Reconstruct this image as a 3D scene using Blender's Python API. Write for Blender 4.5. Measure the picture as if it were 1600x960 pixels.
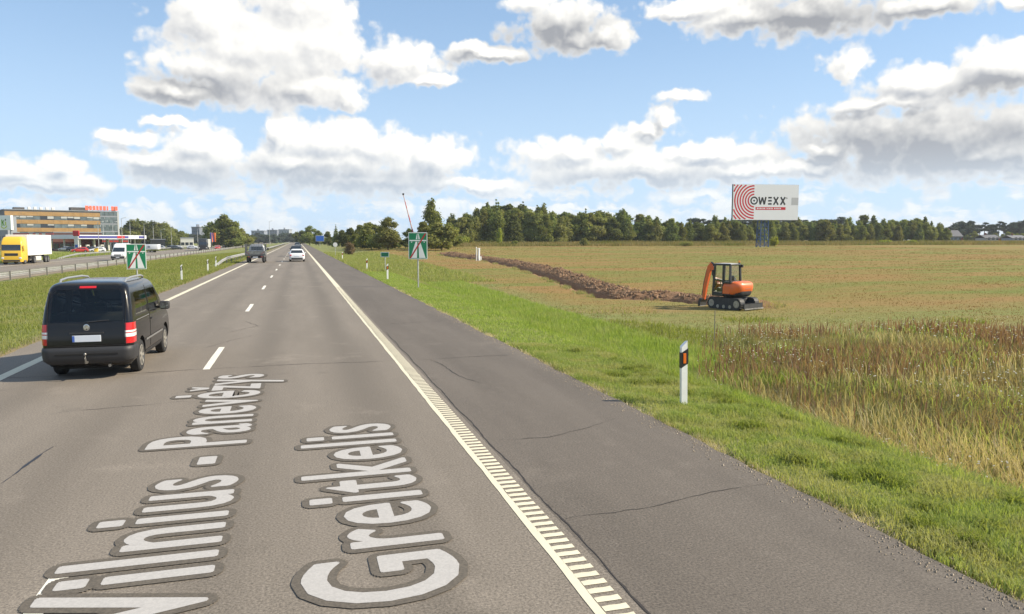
import bpy, bmesh, math, random
import numpy as np
from mathutils import Vector, Matrix, noise as mnoise
R = math.radians
for o in list(bpy.data.objects): bpy.data.objects.remove(o, do_unlink=True)
sc = bpy.context.scene
col = sc.collection
# ------------------------------------------------------------------ camera
cam = bpy.data.cameras.new('camera'); cam_o = bpy.data.objects.new('camera', cam); col.objects.link(cam_o)
cam.sensor_width = 36; cam.lens = 36 * 1150 / 1600; cam.clip_start = .05; cam.clip_end = 9000
cam_o.location = (0, 0, 2.5); cam_o.rotation_euler = (R(90 - 5.217), 0, R(-16.177))
sc.camera = cam_o
# ------------------------------------------------------------------ exposure
sc.view_settings.view_transform = 'Standard'; sc.view_settings.look = 'None'
sc.view_settings.exposure = 0.66; sc.view_settings.gamma = 1
# ------------------------------------------------------------------ sun (right of the road, about 36 degrees high)
SUN_EL, SUN_AZ = R(36), R(106)          # azimuth clockwise from the road direction (+Y)
sd = Vector((math.sin(SUN_AZ) * math.cos(SUN_EL), math.cos(SUN_AZ) * math.cos(SUN_EL), math.sin(SUN_EL)))
sun = bpy.data.lights.new('sun', 'SUN'); sun.energy = 4.8; sun.angle = R(.55); sun.color = (1, .88, .69)
sun_o = bpy.data.objects.new('sun', sun); col.objects.link(sun_o)
sun_o.rotation_euler = (-sd).to_track_quat('-Z', 'Y').to_euler()
sun_o.location = (30, 0, 40)
# ------------------------------------------------------------------ world: clear sky + cumulus
CL = [(-0.102,0.272,0.054,0.042),(0.011,0.299,0.074,0.052),(-0.048,0.235,0.091,0.045),(-0.022,0.240,0.130,0.062),(0.034,0.249,0.063,0.057),(-0.086,0.205,0.096,0.030),(-0.130,0.181,0.063,0.019),(0.009,0.193,0.096,0.030),(0.135,0.231,0.068,0.028),(0.174,0.213,0.043,0.012),(0.069,0.186,0.035,0.021),(0.337,0.285,0.083,0.037),(0.396,0.262,0.074,0.024),(0.253,0.247,0.078,0.014),(0.303,0.308,0.043,0.017),(0.656,0.281,0.122,0.037),(0.585,0.278,0.087,0.024),(0.514,0.294,0.074,0.016),(0.783,0.270,0.083,0.019),(0.863,0.263,0.052,0.012),(-0.188,0.120,0.045,0.012),(-0.113,0.113,0.050,0.030),(-0.158,0.095,0.083,0.021),(-0.146,0.143,0.030,0.007),(0.043,0.127,0.091,0.035),(-0.016,0.133,0.026,0.026),(0.104,0.118,0.074,0.031),(0.180,0.106,0.052,0.033),(0.079,0.081,0.161,0.024),(0.235,0.074,0.083,0.014),(-0.001,0.098,0.070,0.026),(-0.259,0.084,0.042,0.023),(-0.296,0.075,0.054,0.016),(-0.285,0.061,0.083,0.010),(0.484,0.156,0.024,0.021),(0.467,0.141,0.043,0.017),(0.414,0.127,0.065,0.023),(0.364,0.115,0.096,0.021),(0.538,0.111,0.104,0.015),(0.582,0.092,0.065,0.019),(0.452,0.090,0.183,0.023),(0.703,0.206,0.031,0.023),(0.780,0.182,0.087,0.026),(0.858,0.191,0.057,0.030),(0.755,0.164,0.083,0.016),(0.793,0.119,0.180,0.050),(0.683,0.108,0.052,0.024),(0.854,0.097,0.104,0.030),(0.508,0.186,0.037,0.010),(0.669,0.113,0.035,0.012),(0.067,0.094,0.187,0.040),(-0.123,0.092,0.100,0.035),(0.452,0.095,0.187,0.031),(0.790,0.114,0.187,0.057),(-0.045,0.204,0.130,0.045),(0.636,0.091,0.104,0.016),(-0.272,0.066,0.096,0.017)]
CG = [(-0.130,0.182,0.074,0.026,0.90),(-0.045,0.196,0.130,0.024,0.45),(0.350,0.269,0.130,0.039,0.90),(0.257,0.249,0.078,0.022,0.70),(0.659,0.277,0.130,0.039,1.00),(0.783,0.268,0.087,0.024,0.80),(0.856,0.160,0.070,0.035,0.90),(0.790,0.110,0.215,0.060,1.05),(0.476,0.142,0.035,0.012,0.50),(-0.123,0.089,0.104,0.021,0.60),(0.030,0.083,0.174,0.028,0.75),(-0.285,0.060,0.104,0.016,0.50),(0.453,0.084,0.191,0.021,0.50),(0.299,0.244,0.104,0.017,0.70),(0.066,0.075,0.200,0.030,0.80),(-0.116,0.081,0.113,0.026,0.75),(0.453,0.078,0.200,0.023,0.60),(0.636,0.086,0.104,0.012,0.50),(-0.272,0.058,0.113,0.014,0.60)]
class NT:                                   # small node-tree writer
    def __init__(s, nt): s.nt = nt
    def n(s, t, **k):
        nd = s.nt.nodes.new(t)
        for a, b in k.items(): setattr(nd, a, b)
        return nd
    def put(s, sock, v):
        if isinstance(v, bpy.types.NodeSocket): s.nt.links.new(v, sock)
        elif v is not None: sock.default_value = v
    def m(s, op, a, b=None, c=None, clamp=False):
        nd = s.n('ShaderNodeMath', operation=op, use_clamp=clamp)
        for i, v in enumerate((a, b, c)): s.put(nd.inputs[i], v)
        return nd.outputs[0]
    def vm(s, op, a, b=None, c=None, out=0):
        nd = s.n('ShaderNodeVectorMath', operation=op)
        for i, v in enumerate((a, b, c)): s.put(nd.inputs[i], v)
        return nd.outputs[out]
    def scale(s, v, k):
        nd = s.n('ShaderNodeVectorMath', operation='SCALE'); s.put(nd.inputs[0], v); s.put(nd.inputs['Scale'], k); return nd.outputs[0]
    def noise(s, vec, scale, detail=4, rough=.55, out=0, dim='3D', dist=0):
        nd = s.n('ShaderNodeTexNoise', noise_dimensions=dim); s.put(nd.inputs['Vector'], vec)
        nd.inputs['Scale'].default_value = scale; nd.inputs['Detail'].default_value = detail
        nd.inputs['Roughness'].default_value = rough; nd.inputs['Distortion'].default_value = dist
        return nd.outputs[out]
    def voro(s, vec, scale, detail=0, feature='F1', out=0, dim='2D'):
        nd = s.n('ShaderNodeTexVoronoi', feature=feature, voronoi_dimensions=dim); s.put(nd.inputs['Vector'], vec)
        nd.inputs['Scale'].default_value = scale
        if 'Detail' in nd.inputs: nd.inputs['Detail'].default_value = detail
        return nd.outputs[out]
    def ramp(s, f, a, b, c=0., d=1., kind='SMOOTHSTEP'):
        nd = s.n('ShaderNodeMapRange', interpolation_type=kind); s.put(nd.inputs[0], f)
        for i, v in enumerate((a, b, c, d)): s.put(nd.inputs[i + 1], v)
        return nd.outputs[0]
    def mix(s, f, a, b, blend='MIX'):
        nd = s.n('ShaderNodeMix', data_type='RGBA', blend_type=blend); s.put(nd.inputs[0], f)
        for i, v in ((6, a), (7, b)):
            if isinstance(v, (tuple, list)) and len(v) == 3: v = (*v, 1)
            s.put(nd.inputs[i], v)
        return nd.outputs[2]
    def xyz(s, v):
        nd = s.n('ShaderNodeSeparateXYZ'); s.put(nd.inputs[0], v); return nd.outputs
    def comb(s, x, y, z=0.):
        nd = s.n('ShaderNodeCombineXYZ'); s.put(nd.inputs[0], x); s.put(nd.inputs[1], y); s.put(nd.inputs[2], z); return nd.outputs[0]

def build_world():
    w = bpy.data.worlds.new('World'); sc.world = w; w.use_nodes = True
    nt = w.node_tree; nt.nodes.clear(); T = NT(nt)
    STR = .09
    tc = T.n('ShaderNodeTexCoord'); dirv = T.vm('NORMALIZE', tc.outputs['Generated'])
    x, y, z = T.xyz(dirv)
    az = T.m('ARCTAN2', x, y)
    hor = T.m('SQRT', T.m('ADD', T.m('MULTIPLY', x, x), T.m('MULTIPLY', y, y)))
    te = T.m('DIVIDE', z, T.m('MAXIMUM', hor, .02))
    P = T.comb(az, te, 0.)
    zq = T.m('ADD', T.m('MAXIMUM', z, 0.), .12)
    Q = T.vm('DIVIDE', T.comb(x, y, 0.), T.comb(zq, zq, 1.))
    sky = T.n('ShaderNodeTexSky', sky_type='NISHITA', sun_disc=False)
    sky.sun_elevation = SUN_EL; sky.sun_rotation = SUN_AZ; sky.air_density = 1.0; sky.dust_density = .3; sky.ozone_density = 3.0; sky.altitude = 100
    # summer haze makes the air near the horizon pale all the way round
    skyc = T.mix(T.m('MULTIPLY', T.ramp(te, .34, -.02), .82), sky.outputs[0], tuple(v / STR for v in (.500, .600, .700)))
    skyc = T.mix(.45, skyc, tuple(v / STR for v in (.300, .455, .660)))
    LD = (.009, .0105, 0)                      # towards the sun, on the sky
    def dens(off, blobs, inframe):
        Pp = T.vm('ADD', P, off)
        wn = T.noise(Pp, 24, 3, .6, out=1, dim='2D')
        P1 = T.vm('MULTIPLY_ADD', T.vm('SUBTRACT', wn, (.5, .5, .5)), (.034, .026, 0), Pp)
        s = T.xyz(Pp)
        base = None
        if blobs:
            acc = None
            for (cx, cy, rx, ry) in blobs:
                l = T.vm('LENGTH', T.vm('MULTIPLY_ADD', P1, (1 / rx, 1 / ry, 0), (-cx / rx, -cy / ry, 0)), out=1)
                acc = l if acc is None else T.m('SMOOTH_MIN', acc, l, .22)
            base = T.m('SUBTRACT', 1.12, acc)
        if inframe != 'high':                  # low far layer towards the horizon
            bn = T.noise(T.vm('MULTIPLY', P1, (5, 30, 1)), 1.6, 4, .6, dim='2D')
            bw = T.ramp(s[1], .125, .06)
            bl = T.m('SUBTRACT', T.m('MULTIPLY', T.m('SUBTRACT', bn, .38), 2.4), T.m('MULTIPLY', T.m('SUBTRACT', 1, bw), 2.5))
            bl = T.m('MINIMUM', bl, .36)
            base = T.m('MAXIMUM', base, bl) if base else bl
        if not blobs:
            og = T.m('MULTIPLY', T.m('SUBTRACT', T.noise(T.vm('ADD', Q, tuple(v * 3 for v in off)), .9, 4, .5, dim='2D'), .55), 7)
            base = T.m('MAXIMUM', base, og) if base else og
        smooth = base; base = T.m('MINIMUM', base, .85)
        PW = T.vm('MULTIPLY_ADD', T.vm('SUBTRACT', wn, (.5, .5, .5)), (.012, .012, 0), Pp)
        v1 = T.voro(PW, 20, 0, 'F1'); v2 = T.voro(PW, 52, 1.4, 'F1')
        bil = T.m('SUBTRACT', .80, T.m('ADD', T.m('MULTIPLY', T.m('MULTIPLY', v1, v1), 1.5), T.m('MULTIPLY', v2, .72)))
        fb = T.m('SUBTRACT', T.noise(Pp, 30, 6, .58, dim='2D'), .5)
        return smooth, T.m('ADD', T.m('MULTIPLY', base, 1.5), T.m('ADD', T.m('MULTIPLY', bil, .75), T.m('MULTIPLY', fb, 1.25)))
    def sector(blobs, greys, inframe):
        b0, d0 = dens((0, 0, 0), blobs, inframe); b1, d1 = dens(LD, blobs, inframe)
        gz = None
        for (cx, cy, rx, ry, wt) in greys:
            l = T.vm('LENGTH', T.vm('MULTIPLY_ADD', P, (1 / rx, 1 / ry, 0), (-cx / rx, -cy / ry, 0)), out=1)
            v = T.m('MULTIPLY', T.ramp(l, 1.3, .3), wt)
            gz = v if gz is None else T.m('MAXIMUM', gz, v)
        if not blobs: gz = T.m('MULTIPLY', T.ramp(te, .2, .6), .7)
        alpha = T.m('MULTIPLY', T.ramp(d0, -.02, .68), T.ramp(te, -.01, .012))
        lit = T.m('ADD', .66, T.m('ADD', T.m('MULTIPLY', T.m('SUBTRACT', d0, d1), .27), T.m('MULTIPLY', T.m('SUBTRACT', b0, b1), 1.15)))
        lit = T.m('SUBTRACT', lit, T.m('MULTIPLY', gz, .62), clamp=True)
        thin = T.ramp(d0, 1.15, .15); lit = T.m('ADD', T.m('MULTIPLY', lit, T.m('SUBTRACT', 1, T.m('MULTIPLY', thin, .75))), T.m('MULTIPLY', thin, .52))   # thin edges let the light through
        low = T.ramp(te, .20, .04)                               # far clouds: paler shadows
        dark = T.mix(T.m('MULTIPLY', gz, T.m('SUBTRACT', 1, T.m('MULTIPLY', low, .6)), clamp=True), T.mix(low, (.35, .365, .395), (.385, .44, .51)), (.245, .255, .275))
        ccol = T.mix(T.ramp(lit, .0, .95, 0., 1., 'LINEAR'), dark, (.74, .725, .685))
        ccol = T.mix(T.m('MULTIPLY', T.ramp(te, .12, 0.), .7), ccol, (.485, .56, .635))
        fin = T.mix(alpha, skyc, T.scale(ccol, 1.0 / STR))
        bg = T.n('ShaderNodeBackground'); T.put(bg.inputs[0], fin); bg.inputs[1].default_value = STR
        return bg.outputs[0]
    def mixs(f, a, b):
        nd = T.n('ShaderNodeMixShader'); T.put(nd.inputs[0], f); nt.links.new(a, nd.inputs[1]); nt.links.new(b, nd.inputs[2]); return nd.outputs[0]
    TS, AS, MG = .158, .26, .05                # sector borders (elevation, azimuth) and overlap: only saves work, the pieces agree there
    def pick(lst, x0, x1, y0, y1): return [b for b in lst if b[0] + b[2] * 1.5 + MG > x0 and b[0] - b[2] * 1.5 - MG < x1 and b[1] + b[3] * 1.5 + .02 > y0 and b[1] - b[3] * 1.5 - .02 < y1]
    def sect(x0, x1, y0, y1, k): return sector(pick(CL, x0, x1, y0, y1), pick(CG, x0, x1, y0, y1), k)
    right = T.m('GREATER_THAN', az, AS); high = T.m('GREATER_THAN', te, TS)
    inside = mixs(high, mixs(right, sect(-9, AS, -9, TS, 'low'), sect(AS, 9, -9, TS, 'low')), mixs(right, sect(-9, AS, TS, 9, 'high'), sect(AS, 9, TS, 9, 'high')))
    outm = T.m('MAXIMUM', T.m('MAXIMUM', T.m('LESS_THAN', az, -.40), T.m('GREATER_THAN', az, 1.0)), T.m('GREATER_THAN', te, .40))
    full = mixs(outm, inside, sector([], [], 'out'))
    bgd = T.n('ShaderNodeBackground'); bgd.inputs[0].default_value = (1.6, 1.7, 1.5, 1); bgd.inputs[1].default_value = STR
    fin = mixs(T.m('LESS_THAN', z, -.012), full, bgd.outputs[0])
    out = T.n('ShaderNodeOutputWorld'); nt.links.new(fin, out.inputs[0])
    w.cycles.sampling_method = 'MANUAL'; w.cycles.sample_map_resolution = 512
build_world()
# ------------------------------------------------------------------ helpers
rng = np.random.default_rng(7); random.seed(7)
def tag(o, label=None, cat=None, group=None, kind=None):
    if label: o['label'] = label
    if cat: o['category'] = cat
    if group: o['group'] = group
    if kind: o['kind'] = kind
    return o
def empty(name, loc=(0, 0, 0), rz=0, label=None, cat=None, group=None):
    o = bpy.data.objects.new(name, None); col.objects.link(o); o.empty_display_size = .2
    o.location = loc; o.rotation_euler = (0, 0, rz)
    return tag(o, label, cat, group)
def link(name, me, mat=None, parent=None, loc=None, rz=None):
    o = bpy.data.objects.new(name, me); col.objects.link(o)
    if mat and not me.materials:
        for m in (mat if isinstance(mat, (list, tuple)) else [mat]): me.materials.append(m)
    if parent: o.parent = parent
    if loc is not None: o.location = loc
    if rz is not None: o.rotation_euler = (0, 0, rz)
    return o
def copy_tree(o, parent=None):
    c = o.copy(); col.objects.link(c)
    if parent: c.parent = parent
    for ch in list(o.children): copy_tree(ch, c)
    return c
class MB:                                   # mesh builder on a bmesh
    def __init__(s): s.bm = bmesh.new()
    def box(s, x0, x1, y0, y1, z0, z1, bev=0, M=None, seg=2):
        g = bmesh.ops.create_cube(s.bm, size=1); vs = g['verts']
        for v in vs: v.co = Vector((x0 + (v.co.x + .5) * (x1 - x0), y0 + (v.co.y + .5) * (y1 - y0), z0 + (v.co.z + .5) * (z1 - z0)))
        if bev:
            es = list({e for v in vs for e in v.link_edges})
            r = bmesh.ops.bevel(s.bm, geom=es, offset=bev, segments=seg, affect='EDGES', profile=.5)
            vs = list({v for f in r['faces'] for v in f.verts} | {v for v in vs if v.is_valid})
        if M: bmesh.ops.transform(s.bm, matrix=M, verts=vs)
        return s
    def cyl(s, a, b, r0, r1=None, n=10, cap=True):
        a = Vector(a); b = Vector(b); d = b - a; r1 = r0 if r1 is None else r1
        M = Matrix.Translation((a + b) / 2) @ d.to_track_quat('Z', 'Y').to_matrix().to_4x4()
        bmesh.ops.create_cone(s.bm, cap_ends=cap, segments=n, radius1=r0, radius2=max(r1, 1e-4), depth=d.length, matrix=M)
        return s
    def bar(s, a, b, w, h=None, up=(0, 0, 1)):
        a = Vector(a); b = Vector(b); h = h or w; d = (b - a).normalized(); u = Vector(up)
        if abs(d.dot(u)) > .97: u = Vector((1, 0, 0))
        sx = d.cross(u).normalized(); sz = sx.cross(d)
        vs = [s.bm.verts.new(p + sx * i * w / 2 + sz * j * h / 2) for p in (a, b) for i, j in ((-1, -1), (1, -1), (1, 1), (-1, 1))]
        for f in ((3, 2, 1, 0), (4, 5, 6, 7), (0, 1, 5, 4), (1, 2, 6, 5), (2, 3, 7, 6), (3, 0, 4, 7)): s.bm.faces.new([vs[i] for i in f])
        return s
    def tube(s, pts, r, n=8):
        rs = r if isinstance(r, (list, tuple)) else [r] * len(pts); P = [Vector(p) for p in pts]; rings = []
        for i, p in enumerate(P):
            t = (P[min(i + 1, len(P) - 1)] - P[max(i - 1, 0)]).normalized()
            q = t.to_track_quat('Z', 'Y')
            rings.append([s.bm.verts.new(p + q @ Vector((math.cos(6.2832 * k / n) * rs[i], math.sin(6.2832 * k / n) * rs[i], 0))) for k in range(n)])
        for a, b in zip(rings, rings[1:]):
            for k in range(n): s.bm.faces.new((a[k], a[(k + 1) % n], b[(k + 1) % n], b[k]))
        s.bm.faces.new(rings[0][::-1]); s.bm.faces.new(rings[-1]); return s
    def prism(s, poly, axis, a, b):          # 2-D polygon extruded from a to b along axis
        def pt(p, t): return {'x': (t, p[0], p[1]), 'y': (p[0], t, p[1]), 'z': (p[0], p[1], t)}[axis]
        A = [s.bm.verts.new(pt(p, a)) for p in poly]; B = [s.bm.verts.new(pt(p, b)) for p in poly]; n = len(poly)
        s.bm.faces.new(A); s.bm.faces.new(B[::-1])
        for i in range(n): s.bm.faces.new((A[i], B[i], B[(i + 1) % n], A[(i + 1) % n]))
        return s
    def grid(s, f, nu, nv):                  # f(u, v) -> point
        V = [[s.bm.verts.new(f(i / nu, j / nv)) for j in range(nv + 1)] for i in range(nu + 1)]
        for i in range(nu):
            for j in range(nv): s.bm.faces.new((V[i][j], V[i + 1][j], V[i + 1][j + 1], V[i][j + 1]))
        return s
    def sphere(s, c, r, n=10, sc3=(1, 1, 1)):
        M = Matrix.Translation(c) @ Matrix.Diagonal((*sc3, 1)); bmesh.ops.create_uvsphere(s.bm, u_segments=n, v_segments=max(4, n // 2 + 1), radius=r, matrix=M); return s
    def lathe(s, prof, c=(0, 0, 0), axis='x', n=24):   # profile [(radius, along)]
        V = []
        for r, t in prof:
            ring = []
            for k in range(n):
                a = 6.28318 * k / n; u, v = r * math.cos(a), r * math.sin(a)
                p = {'x': (t, u, v), 'y': (u, t, v), 'z': (u, v, t)}[axis]
                ring.append(s.bm.verts.new((c[0] + p[0], c[1] + p[1], c[2] + p[2])))
            V.append(ring)
        for a, b in zip(V, V[1:]):
            for k in range(n): s.bm.faces.new((a[k], a[(k + 1) % n], b[(k + 1) % n], b[k]))
        s.bm.faces.new(V[0][::-1]); s.bm.faces.new(V[-1]); return s
    def mesh(s, name, smooth=False, mats=()):
        bmesh.ops.recalc_face_normals(s.bm, faces=s.bm.faces)
        me = bpy.data.meshes.new(name); s.bm.to_mesh(me); s.bm.free()
        if smooth:
            me.polygons.foreach_set('use_smooth', [True] * len(me.polygons))
            try: me.set_sharp_from_angle(angle=R(38))
            except Exception: pass
        for m in mats: me.materials.append(m)
        return me
    def build(s, name, mat, parent=None, smooth=False, loc=None, rz=None):
        return link(name, s.mesh(name, smooth), mat, parent, loc, rz)
def raw_mesh(name, V, F, attr=None, smooth=False):          # fast mesh of equal-sized polygons from numpy
    V = np.asarray(V, np.float32); F = np.asarray(F, np.int32); k = F.shape[1]
    me = bpy.data.meshes.new(name); me.vertices.add(len(V)); me.vertices.foreach_set('co', V.ravel())
    me.loops.add(F.size); me.loops.foreach_set('vertex_index', F.ravel())
    me.polygons.add(len(F)); me.polygons.foreach_set('loop_start', np.arange(0, F.size, k, dtype=np.int32))
    try: me.polygons.foreach_set('loop_total', np.full(len(F), k, np.int32))
    except Exception: pass
    me.polygons.foreach_set('use_smooth', np.full(len(F), smooth))
    for n, a in (attr or {}).items():
        at_ = me.attributes.new(n, 'FLOAT', 'POINT'); at_.data.foreach_set('value', np.asarray(a, np.float32))
    me.update(calc_edges=True); me.validate(); return me
def boolean(o, cutters, op='DIFFERENCE'):
    for c in cutters:
        m = o.modifiers.new('b', 'BOOLEAN'); m.operation = op; m.object = c; m.solver = 'EXACT'
        try: m.material_mode = 'TRANSFER'
        except Exception: pass
    bpy.context.view_layer.update()
    ev = o.evaluated_get(bpy.context.evaluated_depsgraph_get()); me = bpy.data.meshes.new_from_object(ev)
    o.modifiers.clear(); o.data = me
    for c in cutters: bpy.data.objects.remove(c, do_unlink=True)
    return o
# ------------------------------------------------------------------ materials
MATS = {}
def mat(name, c, rough=.6, metal=0., var=.0, vscale=8., spec=.5, coat=0., c2=None, bump=0., bscale=40., trans=0., alpha=1., emit=None, vmap=None):
    if name in MATS: return MATS[name]
    m = bpy.data.materials.new(name); m.use_nodes = True; nt = m.node_tree; T = NT(nt); b = nt.nodes['Principled BSDF']
    b.inputs['Base Color'].default_value = (*c, 1); b.inputs['Roughness'].default_value = rough; b.inputs['Metallic'].default_value = metal
    b.inputs['Specular IOR Level'].default_value = spec; b.inputs['Coat Weight'].default_value = coat; b.inputs['Transmission Weight'].default_value = trans
    b.inputs['Coat Roughness'].default_value = .05
    tc = T.n('ShaderNodeTexCoord'); vec = tc.outputs['Object']
    if vmap: vec = T.vm('MULTIPLY', vec, vmap)
    if var or c2:
        n = T.noise(vec, vscale, 5, .6)
        cc = T.mix(T.ramp(n, .3, .7), tuple(v * (1 - var) for v in c), c2 or tuple(min(1, v * (1 + var)) for v in c)); T.put(b.inputs['Base Color'], cc)
        T.put(b.inputs['Roughness'], T.ramp(n, .2, .8, max(.02, rough - .08), min(1, rough + .1)))
    if bump:
        bn = T.n('ShaderNodeBump'); bn.inputs['Strength'].default_value = bump; bn.inputs['Distance'].default_value = .02
        T.put(bn.inputs['Height'], T.noise(vec, bscale, 4, .6)); T.put(b.inputs['Normal'], bn.outputs[0])
    if emit: b.inputs['Emission Color'].default_value = (*emit[0], 1); b.inputs['Emission Strength'].default_value = emit[1]
    MATS[name] = m; return m
def glass(name, tint=(.5, .55, .55), op=.5):
    if name in MATS: return MATS[name]
    m = bpy.data.materials.new(name); m.use_nodes = True; nt = m.node_tree; nt.nodes.clear(); T = NT(nt)
    tr = T.n('ShaderNodeBsdfTransparent'); tr.inputs[0].default_value = (*tint, 1)
    gl = T.n('ShaderNodeBsdfGlossy'); gl.inputs[0].default_value = (.9, .9, .9, 1); gl.inputs[1].default_value = .03
    fr = T.n('ShaderNodeFresnel'); fr.inputs[0].default_value = 1.5
    mx = T.n('ShaderNodeMixShader'); T.put(mx.inputs[0], fr.outputs[0]); nt.links.new(tr.outputs[0], mx.inputs[1]); nt.links.new(gl.outputs[0], mx.inputs[2])
    o = T.n('ShaderNodeOutputMaterial'); nt.links.new(mx.outputs[0], o.inputs[0]); MATS[name] = m; return m
def leaf_mat(name, c1, c2, trans=.35, scale=.5, c3=None, rough=.6):
    if name in MATS: return MATS[name]
    m = bpy.data.materials.new(name); m.use_nodes = True; nt = m.node_tree; nt.nodes.clear(); T = NT(nt)
    at = T.n('ShaderNodeAttribute'); at.attribute_name = 'rnd'
    oi = T.n('ShaderNodeObjectInfo'); tc = T.n('ShaderNodeTexCoord')
    c = T.mix(at.outputs['Fac'], c1, c2)
    geo = T.n('ShaderNodeNewGeometry')
    n = T.noise(geo.outputs['Position'], scale, 3, .6)
    if c3: c = T.mix(T.ramp(n, .42, .62), c, c3)
    hs = T.n('ShaderNodeHueSaturation'); T.put(hs.inputs['Color'], c)
    T.put(hs.inputs['Hue'], T.m('ADD', .485, T.m('MULTIPLY', oi.outputs['Random'], .03))); T.put(hs.inputs['Value'], T.m('ADD', .78, T.m('MULTIPLY', oi.outputs['Random'], .44)))
    d = T.n('ShaderNodeBsdfDiffuse'); T.put(d.inputs[0], hs.outputs[0])
    t = T.n('ShaderNodeBsdfTranslucent'); T.put(t.inputs[0], T.mix(1., hs.outputs[0], (1.1, 1.15, .55), 'MULTIPLY'))
    mx = T.n('ShaderNodeMixShader'); mx.inputs[0].default_value = trans
    nt.links.new(d.outputs[0], mx.inputs[1]); nt.links.new(t.outputs[0], mx.inputs[2])
    o = T.n('ShaderNodeOutputMaterial'); nt.links.new(mx.outputs[0], o.inputs[0]); MATS[name] = m; return m
# a bearing and a distance from the survey point of the photograph -> ground position
TH = R(16.177)
def at(px, D):
    a = math.atan((px - 800) / 1150 * math.cos(R(5.2))) + TH; k = D / math.cos(a - TH)
    return (math.sin(a) * k, math.cos(a) * k)
# ------------------------------------------------------------------ terrain
TRENCH = [(23.3, 37.2), (21.65, 40.7), (18.6, 42.9), (19.85, 51.3), (22.6, 67.0), (24.5, 81.9), (25.4, 100.5), (23.7, 116.6), (24.5, 129.6)]
def sm(a, b, x):
    t = np.clip((x - a) / (b - a), 0, 1); return t * t * (3 - 2 * t)
def vnoise(x, y, s, seed=0):                  # cheap smooth value noise, vectorised
    x = np.asarray(x, float) / s + 31.7 * seed; y = np.asarray(y, float) / s - 17.3 * seed
    xi = np.floor(x); yi = np.floor(y); fx = x - xi; fy = y - yi; fx = fx * fx * (3 - 2 * fx); fy = fy * fy * (3 - 2 * fy)
    h = lambda a, b: np.modf(np.sin(a * 127.1 + b * 311.7 + seed * 74.7) * 43758.5453)[0] % 1.0
    return (h(xi, yi) * (1 - fx) + h(xi + 1, yi) * fx) * (1 - fy) + (h(xi, yi + 1) * (1 - fx) + h(xi + 1, yi + 1) * fx) * fy
def seg_dist(x, y, path):                     # signed distance to a polyline (positive on its right-hand side)
    best = np.full(np.shape(x), 1e9); sg = np.ones(np.shape(x))
    for (ax, ay), (bx, by) in zip(path, path[1:]):
        dx, dy = bx - ax, by - ay; L = dx * dx + dy * dy
        t = np.clip(((x - ax) * dx + (y - ay) * dy) / L, 0, 1); d = np.hypot(x - ax - t * dx, y - ay - t * dy)
        s = np.sign((x - ax) * dy - (y - ay) * dx); m = d < best
        best = np.where(m, d, best); sg = np.where(m, s, sg)
    return best * sg
def gz(x, y, detail=True):
    x = np.asarray(x, float); y = np.asarray(y, float)
    d = .2786 * x + .9604 * y
    fld = -1.25 + .0125 * np.clip(d - 40, 0, 260)
    fld = fld + sm(20, 60, d) * .10 * (vnoise(x, y, 17, 3) - .5)
    dit = np.minimum(fld - .12, -.5 + 0 * x)
    # right side: verge, ditch, field
    zr = np.where(x < 6.4, -.03 - .05 * sm(4.8, 6.4, x), -.08 + (dit + .08) * sm(6.4, 9.6, x))
    zr = zr + (fld - dit) * sm(9.6, 13.5, x)
    far = sm(120, 200, y); zr = zr * (1 - far) + far * (np.where(x < 8, -.04, -.04 + (fld + .04) * sm(8, 26, x)))
    # left side: median falling to the lower carriageway
    zl = -.03 - .77 * sm(-8.5, -21.5, x) - .04 * sm(-22.5, -23.5, x)
    zl = zl - .02
    z = np.where(x > 4.75, zr, np.where(x < -6.2, zl, -.12))
    z = np.where((x < -23.6) & (x > -39.6), -.95, z)
    if detail:
        t = seg_dist(x, y, TRENCH) + .30 * (vnoise(x, y, 1.4, 33) - .5) + .22 * (vnoise(x, y, .5, 34) - .5)
        z = z - .8 * sm(.50, .26, np.abs(t))                         # the trench
        u = t - 1.75; h = .30 * np.exp(-(u / .85) ** 2) * (.25 + 1.35 * vnoise(x, y, 1.1, 5)) + .16 * sm(2.6, .5, np.abs(u)) * vnoise(x, y, .45, 9)
        z = z + h * sm(.45, .9, t)
        rough = sm(4.9, 6, x) + sm(-6.3, -7, x)
        z = z + rough * (.05 * (vnoise(x, y, .9, 1) - .5) + .03 * (vnoise(x, y, .35, 2) - .5))
    return z
def axis_pts(parts):
    out = []
    for a, b, s in parts: out += list(np.arange(a, b, s))
    return np.array(out + [parts[-1][1]])
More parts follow.
